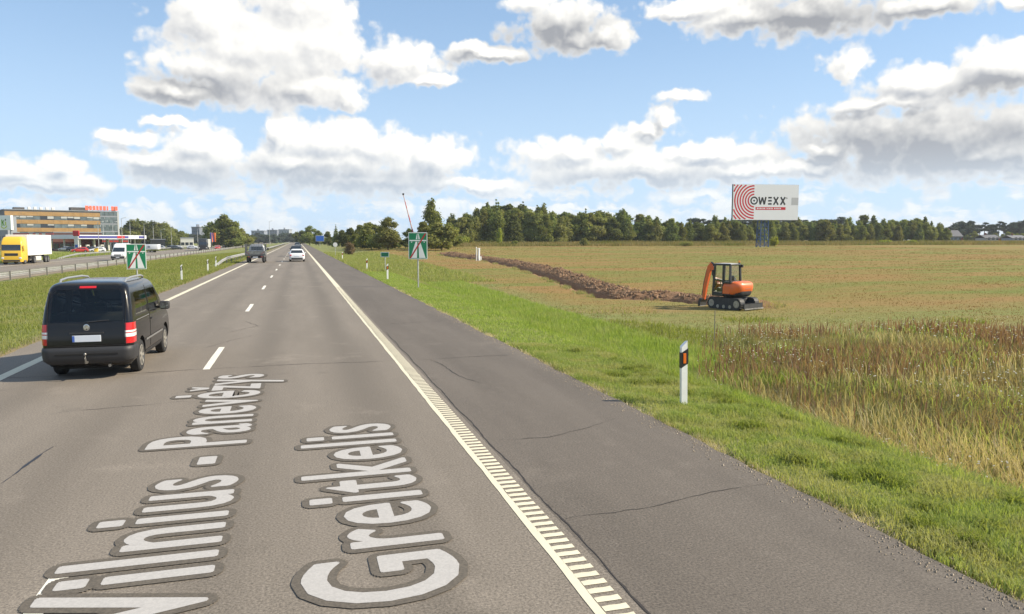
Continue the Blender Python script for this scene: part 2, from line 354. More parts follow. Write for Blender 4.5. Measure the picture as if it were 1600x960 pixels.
def make_ground():
    xs = axis_pts([(-4000, -1000, 500), (-1000, -200, 100), (-200, -60, 12), (-60, -24, 2.4), (-24, -6.3, .6), (-6.3, -6.2, .1), (-6.2, 4.75, 2.5), (4.75, 15, .25), (15, 29, .2), (29, 60, 1.), (60, 300, 8), (300, 1000, 70), (1000, 4000, 500)])
    ys = axis_pts([(-400, -20, 40), (-20, 0, 4), (0, 34, .4), (34, 70, .25), (70, 132, .4), (132, 300, 4), (300, 1000, 25), (1000, 8000, 500)])
    X, Y = np.meshgrid(xs, ys, indexing='ij'); Z = gz(X, Y); nx, ny = X.shape
    V = np.stack([X, Y, Z], -1).reshape(-1, 3); I = np.arange(nx * ny).reshape(nx, ny)
    F = np.stack([I[:-1, :-1], I[1:, :-1], I[1:, 1:], I[:-1, 1:]], -1).reshape(-1, 4)
    t = seg_dist(X, Y, TRENCH); so = sm(3.9, 2.2, t + 1.4 * (vnoise(X, Y, .8, 4) - .3)) * sm(-.95, -.45, t + .5 * (vnoise(X, Y, .6, 14) - .5))
    me = raw_mesh('ground', V, F, {'soil': so.ravel()})
    me.polygons.foreach_set('use_smooth', [True] * len(me.polygons))
    m = bpy.data.materials.new('ground'); m.use_nodes = True; nt = m.node_tree; T = NT(nt); b = nt.nodes['Principled BSDF']
    geo = T.n('ShaderNodeNewGeometry'); P = geo.outputs['Position']; x, y, z = T.xyz(P)
    n1 = T.noise(P, .35, 5, .6); n2 = T.noise(P, 2.2, 5, .65); n3 = T.noise(P, 14, 3, .6)
    mow = T.noise(T.vm('MULTIPLY', T.vm('ADD', P, T.scale(T.noise(P, .12, 2, .5, out=1), 5.)), (.022, .15, .0)), 1., 5, .62)
    green = T.mix(T.ramp(n2, .3, .7), (.165, .190, .060), (.235, .250, .095))
    green = T.mix(T.ramp(n1, .45, .75), green, (.265, .245, .120))
    fld = T.mix(T.ramp(mow, .36, .62), (.170, .205, .052), (.300, .185, .075))
    fld = T.mix(T.ramp(n2, .45, .8, 0, .6), fld, (.29, .215, .095))
    fld = T.mix(T.ramp(n3, .4, .75, 0, .4), fld, (.125, .13, .04))
    xr = T.m('ADD', x, T.m('MULTIPLY', T.m('SUBTRACT', n1, .5), 5))
    dd = T.m('ADD', T.m('ADD', T.m('MULTIPLY', x, .2786), T.m('MULTIPLY', y, .9604)), T.m('MULTIPLY', T.m('SUBTRACT', n1, .5), 16))
    c = T.mix(T.m('MULTIPLY', T.ramp(xr, 11, 17), T.ramp(dd, 30, 50, .35, 1.)), green, fld)
    # bare gritty rim beside the asphalt
    dirt = T.mix(n3, (.17, .125, .075), (.26, .20, .13))
    xa = T.m('ADD', x, T.m('MULTIPLY', T.m('SUBTRACT', n2, .5), .5))
    c = T.mix(T.m('MULTIPLY', T.m('MULTIPLY', T.ramp(xa, 5.0, 4.72), T.ramp(xa, 0, 2)), .9), c, dirt)
    c = T.mix(T.m('MULTIPLY', T.m('MULTIPLY', T.ramp(xa, -6.95, -6.35), T.ramp(xa, 0, -2)), .8), c, dirt)
    at_ = T.n('ShaderNodeAttribute'); at_.attribute_name = 'soil'
    soil = T.mix(T.ramp(n3, .3, .7), (.165, .096, .056), (.34, .21, .126))
    c = T.mix(at_.outputs['Fac'], c, soil)
    T.put(b.inputs['Base Color'], c); b.inputs['Roughness'].default_value = .95; b.inputs['Specular IOR Level'].default_value = .1
    bn = T.n('ShaderNodeBump'); bn.inputs['Strength'].default_value = .8; bn.inputs['Distance'].default_value = .12
    T.put(bn.inputs['Height'], T.m('ADD', T.noise(P, 9, 4, .65), T.noise(P, 1.6, 3, .6))); T.put(b.inputs['Normal'], bn.outputs[0])
    tag(link('ground', me, m), kind='structure')
make_ground()
# ------------------------------------------------------------------ roads
def asphalt(name, c1, c2, wear, tracks=(), scale=1., grain=.8):
    m = bpy.data.materials.new(name); m.use_nodes = True; nt = m.node_tree; T = NT(nt); b = nt.nodes['Principled BSDF']
    geo = T.n('ShaderNodeNewGeometry'); P = geo.outputs['Position']; x, y, z = T.xyz(P)
    big = T.noise(T.vm('MULTIPLY', P, (1, .12, 1)), .9, 5, .6); fine = T.noise(P, 48, 4, .8); mid = T.noise(P, 6, 4, .6)
    st = T.voro(P, 55, 0, 'F1', dim='3D')
    c = T.mix(T.ramp(big, .3, .7), c1, c2)
    c = T.mix(T.ramp(mid, .5, .8, 0, .35), c, wear)
    for cx, wd, k in tracks:                      # polished, oil-darkened wheel tracks
        d = T.m('ABSOLUTE', T.m('SUBTRACT', T.m('ADD', x, T.m('MULTIPLY', T.m('SUBTRACT', big, .5), .5)), cx))
        c = T.mix(T.m('MULTIPLY', T.ramp(d, wd, 0.), k), c, tuple(v * .78 for v in c1))
    oil = T.ramp(T.noise(P, 1.1, 4, .65), .60, .74, 0, .35); c = T.mix(oil, c, tuple(v * .62 for v in c1))      # old oil and tyre stains
    pale = T.ramp(T.noise(T.vm('ADD', P, (31, 7, 0)), .8, 4, .6), .58, .72, 0, .4); c = T.mix(pale, c, tuple(v * 1.3 for v in c2))
    gr = T.ramp(fine, .25, .75, 1 - grain, 1 + grain, 'LINEAR')
    c = T.mix(1., c, T.comb(gr, gr, gr), 'MULTIPLY')
    c = T.mix(T.ramp(st, .16, .05, 0, .5), c, (.34, .31, .28))
    T.put(b.inputs['Base Color'], c); T.put(b.inputs['Roughness'], T.ramp(fine, .2, .8, .72, .95)); b.inputs['Specular IOR Level'].default_value = .35
    bn = T.n('ShaderNodeBump'); bn.inputs['Strength'].default_value = .3; bn.inputs['Distance'].default_value = .004
    T.put(bn.inputs['Height'], fine); T.put(b.inputs['Normal'], bn.outputs[0]); return m
M_road = asphalt('asphalt_lanes', (.170, .146, .119), (.205, .177, .146), (.23, .2, .168), ((-.75, .55, .6), (.95, .6, .75), (-4.4, .55, .4), (-2.6, .55, .4)))
M_shld = asphalt('asphalt_shoulder', (.108, .092, .076), (.138, .118, .098), (.175, .152, .128), grain=.8)
def strip(name, x0, x1, ys, mat_, z=0., jl=0., jr=0., depth=.0, parent=None):
    V = []; n = len(ys); L = []; Rr = []
    for y in ys:
        a = x0 + jl * (float(vnoise(y, 0, .7, 6)) + .8 * float(vnoise(y, 3, .23, 7)) - .9); b_ = x1 + jr * (float(vnoise(y, 9, .8, 8)) + .8 * float(vnoise(y, 5, .25, 11)) - .9)
        V += [(a, y, z - depth), (a, y, z), (b_, y, z), (b_, y, z - depth)]
    F = []
    for i in range(n - 1):
        for k in range(0 if depth else 1, 3 if depth else 2): F.append((4 * i + k, 4 * i + k + 1, 4 * i + 5 + k, 4 * i + 4 + k))
    return link(name, raw_mesh(name, V, np.array(F)), mat_, parent)
YR = [-20] + list(np.arange(-2, 40, .12)) + list(np.arange(40, 120, 1.)) + list(np.arange(120, 400, 20)) + list(range(400, 6001, 400))
road = tag(strip('road', -6.2, 2.18, YR, M_road, 0., jl=.07, depth=.15), kind='structure')
shoulder = tag(strip('road_shoulder', 2.18, 4.75, YR, M_shld, 0., jr=.07, depth=.15), kind='structure')
road2 = tag(strip('opposite_road', -39.6, -23.9, [-50, 20, 60, 120, 200, 300, 500, 900, 2000, 6000], M_road, -.76, depth=.2), kind='structure')
def painted(name, c, wear=.35, dirty=(.30, .27, .22)):
    m = bpy.data.materials.new(name); m.use_nodes = True; nt = m.node_tree; T = NT(nt); b = nt.nodes['Principled BSDF']
    geo = T.n('ShaderNodeNewGeometry'); P = geo.outputs['Position']
    f = T.noise(P, 60, 4, .75); g = T.noise(P, 2.5, 4, .6)
    k = T.m('MULTIPLY', T.ramp(T.m('ADD', T.m('MULTIPLY', f, .7), T.m('MULTIPLY', g, .4)), .52, .75), wear)
    T.put(b.inputs['Base Color'], T.mix(k, c, dirty)); b.inputs['Roughness'].default_value = .75; return m
M_cream = painted('cream_paint', (.66, .61, .46)); M_white = painted('white_paint', (.74, .71, .62), .4)
# right edge line: a comb of raised bars near the camera, solid farther on
strip('edge_line', 1.86, 1.925, list(np.arange(0, 40, .06)), M_cream, .004, jl=.012, jr=.012, parent=road)
strip('edge_line', 1.86, 2.11, list(np.arange(39.9, 120, 2.)) + [120, 200, 400, 900, 2500, 5000], M_cream, .004, parent=road)
bm_ = MB(); bm_.grid(lambda u, v: Vector((1.926 + .185 * u + (.006 if v in (0, 1) and 0 < u < 1 else 0), .072 * v + .004 * math.sin(9 * u + 5 * v), .0045 + .004 * (0 < v < 1) * (0 < u < 1))), 3, 3)
barmesh = bm_.mesh('rumble_bar', True)
for i in range(292):
    y = 2.2 + i * .129
    o = link('rumble_bar', barmesh, M_cream, road, (random.uniform(-.004, .004), y, 0))
for i, y in enumerate([3.1 + 12.06 * k for k in range(24)]):
    strip('lane_dash', -1.83, -1.70, list(np.linspace(y, y + 3.1, 14)), M_white, .004, jl=.008, jr=.008, parent=road)
strip('edge_line', -5.36, -5.15, list(np.arange(0, 60, .4)) + [60, 80, 120, 200, 400, 900, 2500, 5000], M_cream, .004, jl=.012, jr=.012, parent=road)
for x in (-24.9, -35.0): strip('edge_line', x - .1, x + .1, [-50, 60, 120, 300, 1000, 5000], M_cream, -.756, parent=road2)
for k in range(20): strip('lane_dash', -28.8, -28.65, [40 + 12 * k, 43 + 12 * k], M_white, -.756, parent=road2)
# cracks and sealed joints
M_crack = mat('crack', (.035, .03, .028), .9); M_seal = mat('bitumen_seal', (.018, .018, .022), .5)
def crack(pts, w, parent, m=None, wob=.03, z=.0035):
    out = []; P = [Vector((*p, 0)) for p in pts]
    for a, b_ in zip(P, P[1:]):
        n = max(2, int((b_ - a).length / .12))
        for i in range(n): out.append(a.lerp(b_, i / n))
    out.append(P[-1]); V = []; N = len(out)
    for i, p in enumerate(out):
        t = (out[min(i + 1, N - 1)] - out[max(0, i - 1)]).normalized(); nrm = Vector((-t.y, t.x, 0))
        q = p + nrm * (random.uniform(-wob, wob) * .6 + wob * math.sin(i * .37 + pts[0][0] * 7))
        ww = w * random.uniform(.35, 1.2) * (1 if 2 < i < N - 3 else .4)
        V += [q + nrm * ww / 2 + Vector((0, 0, z)), q - nrm * ww / 2 + Vector((0, 0, z))]
    F = [(2 * i, 2 * i + 1, 2 * i + 3, 2 * i + 2) for i in range(N - 1)]
    link('crack', raw_mesh('crack', V, F), m or M_crack, parent)
crack([(-6.1, 15.35), (-3.2, 15.1), (-.5, 15.3), (1.85, 15.2)], .022, road); crack([(2.2, 15.2), (4.6, 15.25)], .02, shoulder)
crack([(2.62, 15.1), (2.85, 12.9), (3.0, 12.3)], .02, shoulder); crack([(2.35, 8.75), (3.0, 8.7), (3.6, 8.9), (4.2, 9.35)], .013, shoulder)
crack([(2.25, 6.05), (3.1, 6.1), (3.9, 6.25), (4.55, 6.35)], .012, shoulder); crack([(2.3, 22), (4.5, 22.3)], .03, shoulder)
crack([(2.2, 31), (4.6, 30.6)], .035, shoulder); crack([(2.2, 44), (4.6, 44.5)], .04, shoulder); crack([(2.21, 3), (2.24, 20)], .018, shoulder, wob=.012)
crack([(-3.0, 8.55), (-2.95, 9.4), (-2.9, 9.95)], .035, road, M_seal, .012); crack([(-3.9, 6.9), (-3.4, 7.9)], .012, road)
crack([(-3.4, 11.9), (-2.5, 12.1), (-1.75, 12.25)], .014, road); crack([(-1.9, 21), (-1.2, 22.5), (-1.6, 24)], .02, road); crack([(-2.3, 18), (-1.1, 20.5)], .014, road)
# lettering on the lanes
M_let = mat('lettering_grey', (.40, .385, .37), .85, var=.09, vscale=50); M_halo = mat('lettering_outline', (.105, .090, .072), .9, var=.25, vscale=50)
def lettering(body, x_base, cap_h, y0, y1, parent):
    mats = (M_halo, M_let)
    c = bpy.data.curves.new('lettering', 'FONT'); c.body = body; c.fill_mode = 'FRONT'; c.size = 1.; c.resolution_u = 4; c.space_character = 1.10
    o = bpy.data.objects.new('tmp', c); col.objects.link(o); bpy.context.view_layer.update()
    me = bpy.data.meshes.new_from_object(o.evaluated_get(bpy.context.evaluated_depsgraph_get())); bpy.data.objects.remove(o, do_unlink=True)
    bm = bmesh.new(); bm.from_mesh(me); bmesh.ops.triangulate(bm, faces=bm.faces); bm.verts.ensure_lookup_table()
    seen = set()
    for v0 in bm.verts:                            # the dots are square in this lettering
        if v0 in seen: continue
        st = [v0]; comp = []; seen.add(v0)
        while st:
            v = st.pop(); comp.append(v)
            for e in v.link_edges:
                w_ = e.other_vert(v)
                if w_ not in seen: seen.add(w_); st.append(w_)
        xs_ = [v.co.x for v in comp]; ys_ = [v.co.y for v in comp]; wx = max(xs_) - min(xs_); wy = max(ys_) - min(ys_)
        if min(ys_) > .5 and len(comp) > 7 and .6 < wx / wy < 1.6:
            cx_, cy_ = (max(xs_) + min(xs_)) / 2, (max(ys_) + min(ys_)) / 2
            for v in comp:
                u_, w2 = (v.co.x - cx_) / (wx / 2), (v.co.y - cy_) / (wy / 2); q_ = max(abs(u_), abs(w2), 1e-3)
                if q_ > .4: v.co.x = cx_ + u_ / q_ * wx / 2; v.co.y = cy_ + w2 / q_ * wy / 2
    co = np.array([v.co[:] for v in bm.verts]); F0 = np.array([[v.index for v in f.verts] for f in bm.faces]); bm.free()
    lo, hi = co[:, 0].min(), co[:, 0].max()
    P = np.stack([x_base - co[:, 1] * cap_h / .69, y0 + (co[:, 0] - lo) * (y1 - y0) / (hi - lo), 0 * co[:, 0]], -1)
    A = P[F0[:, 0], :2]; B = P[F0[:, 1], :2]; C_ = P[F0[:, 2], :2]
    cr = (B[:, 0] - A[:, 0]) * (C_[:, 1] - A[:, 1]) - (B[:, 1] - A[:, 1]) * (C_[:, 0] - A[:, 0]); F0 = np.where(cr[:, None] < 0, F0[:, ::-1], F0)
    for nm, m_, r, n, z0 in (('lettering_outline', M_halo, .088, 20, .0060), ('road_lettering', M_let, .020, 8, .0095)):   # stacked, slightly shifted sheets thicken the strokes
        V = []; F = []
        for k in range(n):
            a = 6.28318 * k / n; V.append(P + np.array([r * math.cos(a), r * math.sin(a), z0 + .00012 * k])); F.append(F0 + k * len(P))
        link(nm, raw_mesh(nm, np.concatenate(V), np.concatenate(F)), m_, parent)
lettering('Vilnius - Panevėžys', -.69, 1.12, 4.98, 14.35, road)
lettering('Greitkelis', 1.10, 1.12, 4.95, 9.95, road)
# ------------------------------------------------------------------ vehicles (local y = forward, origin under the rear bumper)
M_tyre = mat('tyre_rubber', (.022, .022, .023), .85, var=.2, vscale=30); M_rim = mat('alloy_rim', (.62, .59, .52), .35, .8)
M_blackpl = mat('black_plastic', (.028, .028, .030), .55); M_redl = mat('red_lamp', (.55, .012, .015), .15, coat=.6); M_whl = mat('clear_lamp', (.75, .72, .70), .12, coat=.6)
M_plate = mat('number_plate', (.62, .66, .72), .5); M_blue = mat('plate_blue', (.05, .12, .42), .5); M_chrome = mat('chrome', (.75, .75, .75), .18, .95)
M_dglass = mat('dark_window', (.012, .016, .018), .04, coat=1., spec=.8); M_int = mat('cabin_fabric', (.03, .03, .032), .9); M_dark = mat('dark_void', (.01, .01, .01), .9)
def outline(hw, yr, yf, rr, rf, n=7):
    pts = []
    for cx, cy, r, a0 in ((-hw + rr, yr + rr, rr, 180), (hw - rr, yr + rr, rr, 270), (hw - rf, yf - rf, rf, 0), (-hw + rf, yf - rf, rf, 90)):
        for k in range(n + 1):
            a = R(a0 + 90 * k / n); pts.append((cx + r * math.cos(a), cy + r * math.sin(a)))
    return pts
def loft(slices, sub=2):
    # smooth the slice list, then skin it
    S = []
    for i in range(len(slices) - 1):
        p0, p1, p2, p3 = [np.array(slices[max(0, min(len(slices) - 1, i + k))], float) for k in (-1, 0, 1, 2)]
        for k in range(sub):
            t = k / sub; v = .5 * ((2 * p1) + (-p0 + p2) * t + (2 * p0 - 5 * p1 + 4 * p2 - p3) * t * t + (-p0 + 3 * p1 - 3 * p2 + p3) * t ** 3)
            v[0] = p1[0] + (p2[0] - p1[0]) * t; S.append(v)
    S.append(np.array(slices[-1], float)); m = MB(); rings = []
    for z, hw, yr, yf, rr, rf in S: rings.append([m.bm.verts.new((x, y, z)) for x, y in outline(hw, yr, yf, rr, rf)])
    n = len(rings[0])
    for a, b in zip(rings, rings[1:]):
        for k in range(n): m.bm.faces.new((a[k], a[(k + 1) % n], b[(k + 1) % n], b[k]))
    m.bm.faces.new(rings[0][::-1]); m.bm.faces.new(rings[-1]); return m, S
def interp(S, z, k): return float(np.interp(z, [s[0] for s in S], [s[k] for s in S]))
def wheel(name, parent, loc, r, w, side, spokes=7, rimmat=None, rimr=.64):
    o = MB().lathe([(r * .55, -w / 2), (r * .93, -w / 2), (r, -w * .36), (r, w * .36), (r * .93, w / 2), (r * .55, w / 2)], n=28).build(name, M_tyre, parent, True, loc)
    m = MB(); e = side * w / 2
    m.lathe([(r * .62, e - side * .05), (r * .66, e + side * .004), (r * .60, e + side * .008), (r * .57, e - side * .045)], n=24)
    for k in range(spokes):
        a = 6.2832 * k / spokes; c, s_ = math.cos(a), math.sin(a)
        m.bar((e - side * .006, c * r * .1, s_ * r * .1), (e - side * .004, c * r * .6, s_ * r * .6), .055 * r / .31, .016, up=(side, 0, 0))
    m.lathe([(r * .17, e - side * .02), (r * .17, e + side * .006), (r * .1, e + side * .012)], n=12)
    m.build('rim', rimmat or M_rim, o, True)
    MB().lathe([(r * .6, e - side * .07), (r * .6, e - side * .06)], n=20).build('brake_disc', M_dark, o)
    return o
def side_panel(name, S, poly_y, zs, side, m, parent, off=.004, n=8):
    # quad strip on the body side: poly_y(z) -> (y0, y1)
    b = MB(); b.grid(lambda u, v: (lambda z: Vector((side * (interp(S, z, 1) + off), poly_y(z)[0] + u * (poly_y(z)[1] - poly_y(z)[0]), z)))(zs[0] + v * (zs[1] - zs[0])), n, n)
    return b.build(name, m, parent, True)
def rear_panel(name, S, hx, zs, m, parent, off=.004, front=False, n=8):
    k = 3 if front else 2; sg = 1 if front else -1
    b = MB(); b.grid(lambda u, v: (lambda z: Vector(((2 * u - 1) * hx(z), interp(S, z, k) + sg * off, z)))(zs[0] + v * (zs[1] - zs[0])), n, n)
    return b.build(name, m, parent, True)
def black_van(loc, rz):
    t = empty('passenger_van', loc, rz, 'black passenger van with silver roof rails, red tail lamps and tow hook on the carriageway', 'van')
    paint = mat('black_paint', (.006, .006, .007), .2, coat=.25, spec=.35)
    SL = [(.24, .78, .14, 4.22, .16, .4), (.32, .845, .07, 4.33, .18, .45), (.46, .868, .03, 4.39, .18, .45), (.64, .876, .02, 4.40, .17, .45), (.82, .878, .03, 4.37, .16, .5), (.93, .876, .045, 4.25, .15, .5), (1.01, .872, .06, 3.95, .14, .4),
          (1.10, .862, .08, 3.58, .13, .3), (1.35, .832, .15, 3.24, .13, .25), (1.58, .788, .225, 2.92, .13, .25), (1.68, .762, .27, 2.76, .14, .25), (1.745, .722, .325, 2.6, .16, .25), (1.785, .65, .41, 2.42, .2, .3), (1.805, .52, .56, 2.2, .25, .3)]
    m, S = loft(SL); body = m.build('body', paint, t, True)
    body.data.materials.append(M_dark); body.parent = None
    cut = []
    inn = [(.9, .78, .16, 3.5, .1, .2), (1.10, .79, .17, 3.48, .1, .2), (1.35, .765, .235, 3.14, .1, .2), (1.58, .722, .31, 2.82, .1, .2), (1.70, .66, .38, 2.62, .1, .2)]
    c, _ = loft(inn); cut.append(c.build('c', M_int))
    cut.append(MB().prism([(-.70, 1.075), (.70, 1.075), (.655, 1.60), (.60, 1.655), (-.60, 1.655), (-.655, 1.60)], 'y', -.3, .62).build('c', M_blackpl))
    cut.append(MB().prism([(-.74, 1.14), (.74, 1.14), (.64, 1.65), (-.64, 1.65)], 'y', 2.5, 4.2).build('c', M_blackpl))
    cut.append(MB().prism([(.52, 1.16), (1.70, 1.13), (1.70, 1.57), (.70, 1.58), (.60, 1.54)], 'x', -1.2, 1.2).build('c', M_blackpl))
    cut.append(MB().prism([(1.80, 1.12), (2.95, 1.10), (2.62, 1.56), (1.80, 1.57)], 'x', -1.2, 1.2).build('c', M_blackpl))
    for s in (-1, 1):
        for y in (.86, 3.5): cut.append(MB().cyl((s * .55, y, .33), (s * 1.1, y, .33), .375, n=28).build('c', M_dark))
    boolean(body, cut); body.parent = t
    me = body.data; me.polygons.foreach_set('use_smooth', [True] * len(me.polygons)); me.set_sharp_from_angle(angle=R(32))
    gt = glass('tinted_glass', (.55, .60, .57)); gc = glass('car_glass', (.80, .86, .82))
    rear_panel('rear_window', S, lambda z: np.interp(z, [1.06, 1.60, 1.67], [.705, .66, .60]), (1.068, 1.66), gt, t, -.004)
    rear_panel('windscreen', S, lambda z: np.interp(z, [1.13, 1.66], [.745, .635]), (1.13, 1.66), gc, t, -.006, True)
    for s in (-1, 1):
        side_panel('side_window', S, lambda z: (float(np.interp(z, [1.12, 1.58], [.51, .66])), 1.71), (1.13, 1.58), s, gt, t, -.004)
        side_panel('side_window', S, lambda z: (1.79, float(np.interp(z, [1.09, 1.57], [2.97, 2.61]))), (1.10, 1.57), s, gc, t, -.004)
    # bumper, lamps, tailgate
    bp, BS = loft([(.30, .80, .02, .5, .17, .05), (.36, .872, -.03, .52, .19, .05), (.50, .888, -.05, .5, .19, .05), (.575, .888, -.05, .48, .19, .05), (.61, .876, -.02, .46, .18, .05)]); b = bp.build('rear_bumper', M_blackpl, t, True)
    b.parent = None; boolean(b, [MB().cyl((s * .5, .86, .33), (s * 1.2, .86, .33), .385, n=28).build('c', M_dark) for s in (-1, 1)]); b.parent = t
    MB().box(-.6, .6, -.056, -.046, .47, .50, .003).build('bumper_groove', M_dark, b)
    tg = rear_panel('tailgate', S, lambda z: .735 - .0 * z, (.66, 1.045), paint, t, .010)
    for zz in (.66, 1.045): pass
    mseam = MB()
    for s in (-1, 1): mseam.tube([(s * .745, interp(S, z, 2) - .004, z) for z in np.linspace(.63, 1.62, 12)], .006, 6)
    mseam.tube([(x, interp(S, .63, 2) - .002, .63) for x in (-.745, 0, .745)], .006, 6); mseam.build('tailgate_seam', M_dark, t)
    pl = MB().box(-.27, .27, interp(S, .8, 2) - .030, interp(S, .8, 2) - .008, .71, .83, .004).build('number_plate', M_plate, t)
    MB().box(-.27, -.225, interp(S, .8, 2) - .033, interp(S, .8, 2) - .030, .714, .826).build('country_band', M_blue, pl)
    MB().box(-.33, .33, interp(S, .87, 2) - .030, interp(S, .87, 2) - .004, .855, .885, .005).build('plate_recess', M_blackpl, pl)
    em = MB(); yb = interp(S, .975, 2) - .014; em.lathe([(.060, yb), (.060, yb - .008), (.050, yb - .010), (.050, yb)], (0, 0, .975), 'y', 24)
    for a, b2 in (((-.036, .036), (-.004, .004)), ((.036, .036), (.004, .004)), ((-.046, .012), (-.020, -.040)), ((-.020, -.040), (0, .002)), ((0, .002), (.020, -.040)), ((.020, -.040), (.046, .012))):
        em.bar((a[0], yb - .006, .975 + a[1]), (b2[0], yb - .006, .975 + b2[1]), .006, .010)
    em.build('emblem', M_chrome, t)
    for s in (-1, 1):
        def lamp(z0, z1, m_, nm, par, o=.006):
            def f(u, v):
                z = z0 + v * (z1 - z0); pts = outline(interp(S, z, 1) + o, interp(S, z, 2) - o, 4, interp(S, z, 4), .3, 10)[11:22]     # rear right corner arc
                q = u * 12; hw = interp(S, z, 1) + o
                if q < 1: p = (pts[0][0] - .05 * (1 - q), pts[0][1])
                elif q > 11: p = (pts[-1][0], pts[-1][1] + .16 * (q - 11))
                else:
                    i = min(int(q - 1), 9); fr = q - 1 - i; p = (pts[i][0] + (pts[i + 1][0] - pts[i][0]) * fr, pts[i][1] + (pts[i + 1][1] - pts[i][1]) * fr)
                return Vector((s * p[0], p[1], z))
            return MB().grid(f, 12, 4).build(nm, m_, par, True)
        l = lamp(.66, 1.04, M_redl, 'tail_lamp', t); lamp(.78, .845, M_whl, 'reversing_lens', l, .009); lamp(.865, .90, M_whl, 'reversing_lens', l, .009)
        # roof rail
        MB().tube([(s * .63, .62, 1.765), (s * .64, .70, 1.825), (s * .64, 1.1, 1.848), (s * .63, 2.1, 1.845), (s * .60, 2.45, 1.815), (s * .585, 2.52, 1.765)], [.022, .024, .022, .022, .022, .018], 8).build('roof_rail', mat('silver_rail', (.46, .46, .45), .4, .7), t, True)
        mi = MB().box(s * .90 if s > 0 else -1.13, s * 1.13 if s > 0 else -.90, 2.72, 2.86, 1.06, 1.24, .045, seg=3).build('wing_mirror', M_blackpl, t, True)
        MB().bar((s * .84, 2.84, 1.10), (s * .95, 2.80, 1.12), .05, .05).build('mirror_arm', M_blackpl, mi)
        MB().box(s * .92 if s > 0 else -1.11, s * 1.11 if s > 0 else -.92, 2.715, 2.719, 1.085, 1.215).build('mirror_glass', mat('mirror_glass', (.5, .55, .6), .05, 1.), mi)
        for y in (.86, 3.5): wheel('wheel', t, (s * .755, y, .315), .315, .20, s)
        side_panel('trim_strip', S, lambda z: (1.27, 3.08), (.56, .60), s, M_chrome if False else mat('grey_trim', (.16, .16, .16), .4), t, .012, 4)
        side_panel('sill', S, lambda z: (1.28, 3.08), (.26, .36), s, M_blackpl, t, .006, 4)
        hd = MB().box(s * .873 if s > 0 else -.90, s * .90 if s > 0 else -.873, 1.82, 1.98, .94, .965, .006).build('door_handle', paint, t)
        MB().tube([(s * (interp(S, z, 1) + .002), 1.755, z) for z in np.linspace(.40, 1.66, 14)], .005, 6).build('door_seam', M_dark, t)
        side_panel('slide_rail', S, lambda z: (.45, 1.7), (1.045, 1.060), s, mat('grey_trim', (.16, .16, .16), .4), t, .004, 4)
    rear_panel('brake_lamp', S, lambda z: .16, (1.69, 1.728), M_redl, t, .010)
    MB().tube([(.03, interp(S, 1.05, 2) - .012, 1.05), (.02, interp(S, 1.07, 2) - .03, 1.075), (.42, interp(S, 1.10, 2) - .02, 1.10)], .011, 6).build('wiper', M_blackpl, t)
    MB().tube([(.0, .2, .40), (0, -.05, .33), (0, -.13, .335), (0, -.15, .42), (0, -.15, .485)], [.022, .022, .022, .018, .018], 8).sphere((0, -.15, .50), .028).build('tow_hook', mat('steel', (.30, .29, .27), .4, .8), t, True)
    MB().cyl((.42, .1, .26), (.42, -.02, .255), .028, n=10).build('exhaust_pipe', mat('steel', (.3, .29, .27), .4, .8), t)
    MB().box(-.66, .66, .25, 4.1, .18, .26).build('underbody', M_dark, t)
    for x in (-.38, .38):
        s_ = MB().box(x - .26, x + .26, 2.0, 2.14, .75, 1.28, .05).box(x - .26, x + .26, 2.0, 2.5, .72, .86, .04).build('seat', M_int, t, True)
        MB().box(x - .13, x + .13, 2.0, 2.1, 1.29, 1.43, .04).build('headrest', M_int, s_, True)
    rs = MB().box(-.66, .66, 1.05, 1.18, .75, 1.17, .05).build('rear_bench', M_int, t, True)
    for x in (-.42, 0, .42): MB().box(x - .12, x + .12, 1.06, 1.15, 1.20, 1.28, .035).build('headrest', M_int, rs, True)
    MB().box(-.72, .72, 2.95, 3.4, .9, 1.12, .05).build('dashboard', M_int, t, True)
    MB().tube([(.0 - .38 + .17 * math.cos(a), 2.85 + .05 * math.sin(a), 1.1 + .16 * math.sin(a)) for a in np.linspace(0, 6.283, 16)], .014, 6).build('steering_wheel', M_int, t)
    return t
vn = black_van((-3.66, 14.62, 0), R(-.6)); vn.scale = (.845, .925, .965)
# ---- passenger cars seen from behind or parked
def car_mesh_set(kind):
    hatch = [(.20, .74, .10, 4.05, .2, .4), (.30, .84, .04, 4.16, .22, .45), (.48, .865, .0, 4.20, .25, .5), (.66, .87, .0, 4.18, .25, .5), (.80, .865, .03, 4.02, .22, .5), (.88, .855, .06, 3.6, .2, .4), (.95, .835, .10, 3.15, .18, .3), (1.12, .77, .25, 2.80, .18, .25), (1.28, .69, .42, 2.45, .18, .25), (1.38, .63, .56, 2.2, .2, .25), (1.43, .53, .75, 1.95, .22, .25), (1.45, .40, .95, 1.75, .22, .25)]
    suv = [(.26, .78, .10, 4.2, .2, .4), (.38, .88, .03, 4.36, .22, .45), (.56, .90, .0, 4.40, .25, .5), (.76, .90, .0, 4.36, .22, .5), (.92, .89, .04, 4.1, .2, .5), (1.0, .875, .07, 3.6, .18, .4), (1.08, .86, .10, 3.2, .16, .3), (1.28, .80, .20, 2.9, .16, .25), (1.46, .73, .33, 2.55, .18, .25), (1.56, .67, .45, 2.35, .2, .25), (1.61, .56, .62, 2.1, .22, .25), (1.63, .42, .8, 1.9, .22, .25)]
    return {'hatch': hatch, 'suv': suv}[kind]
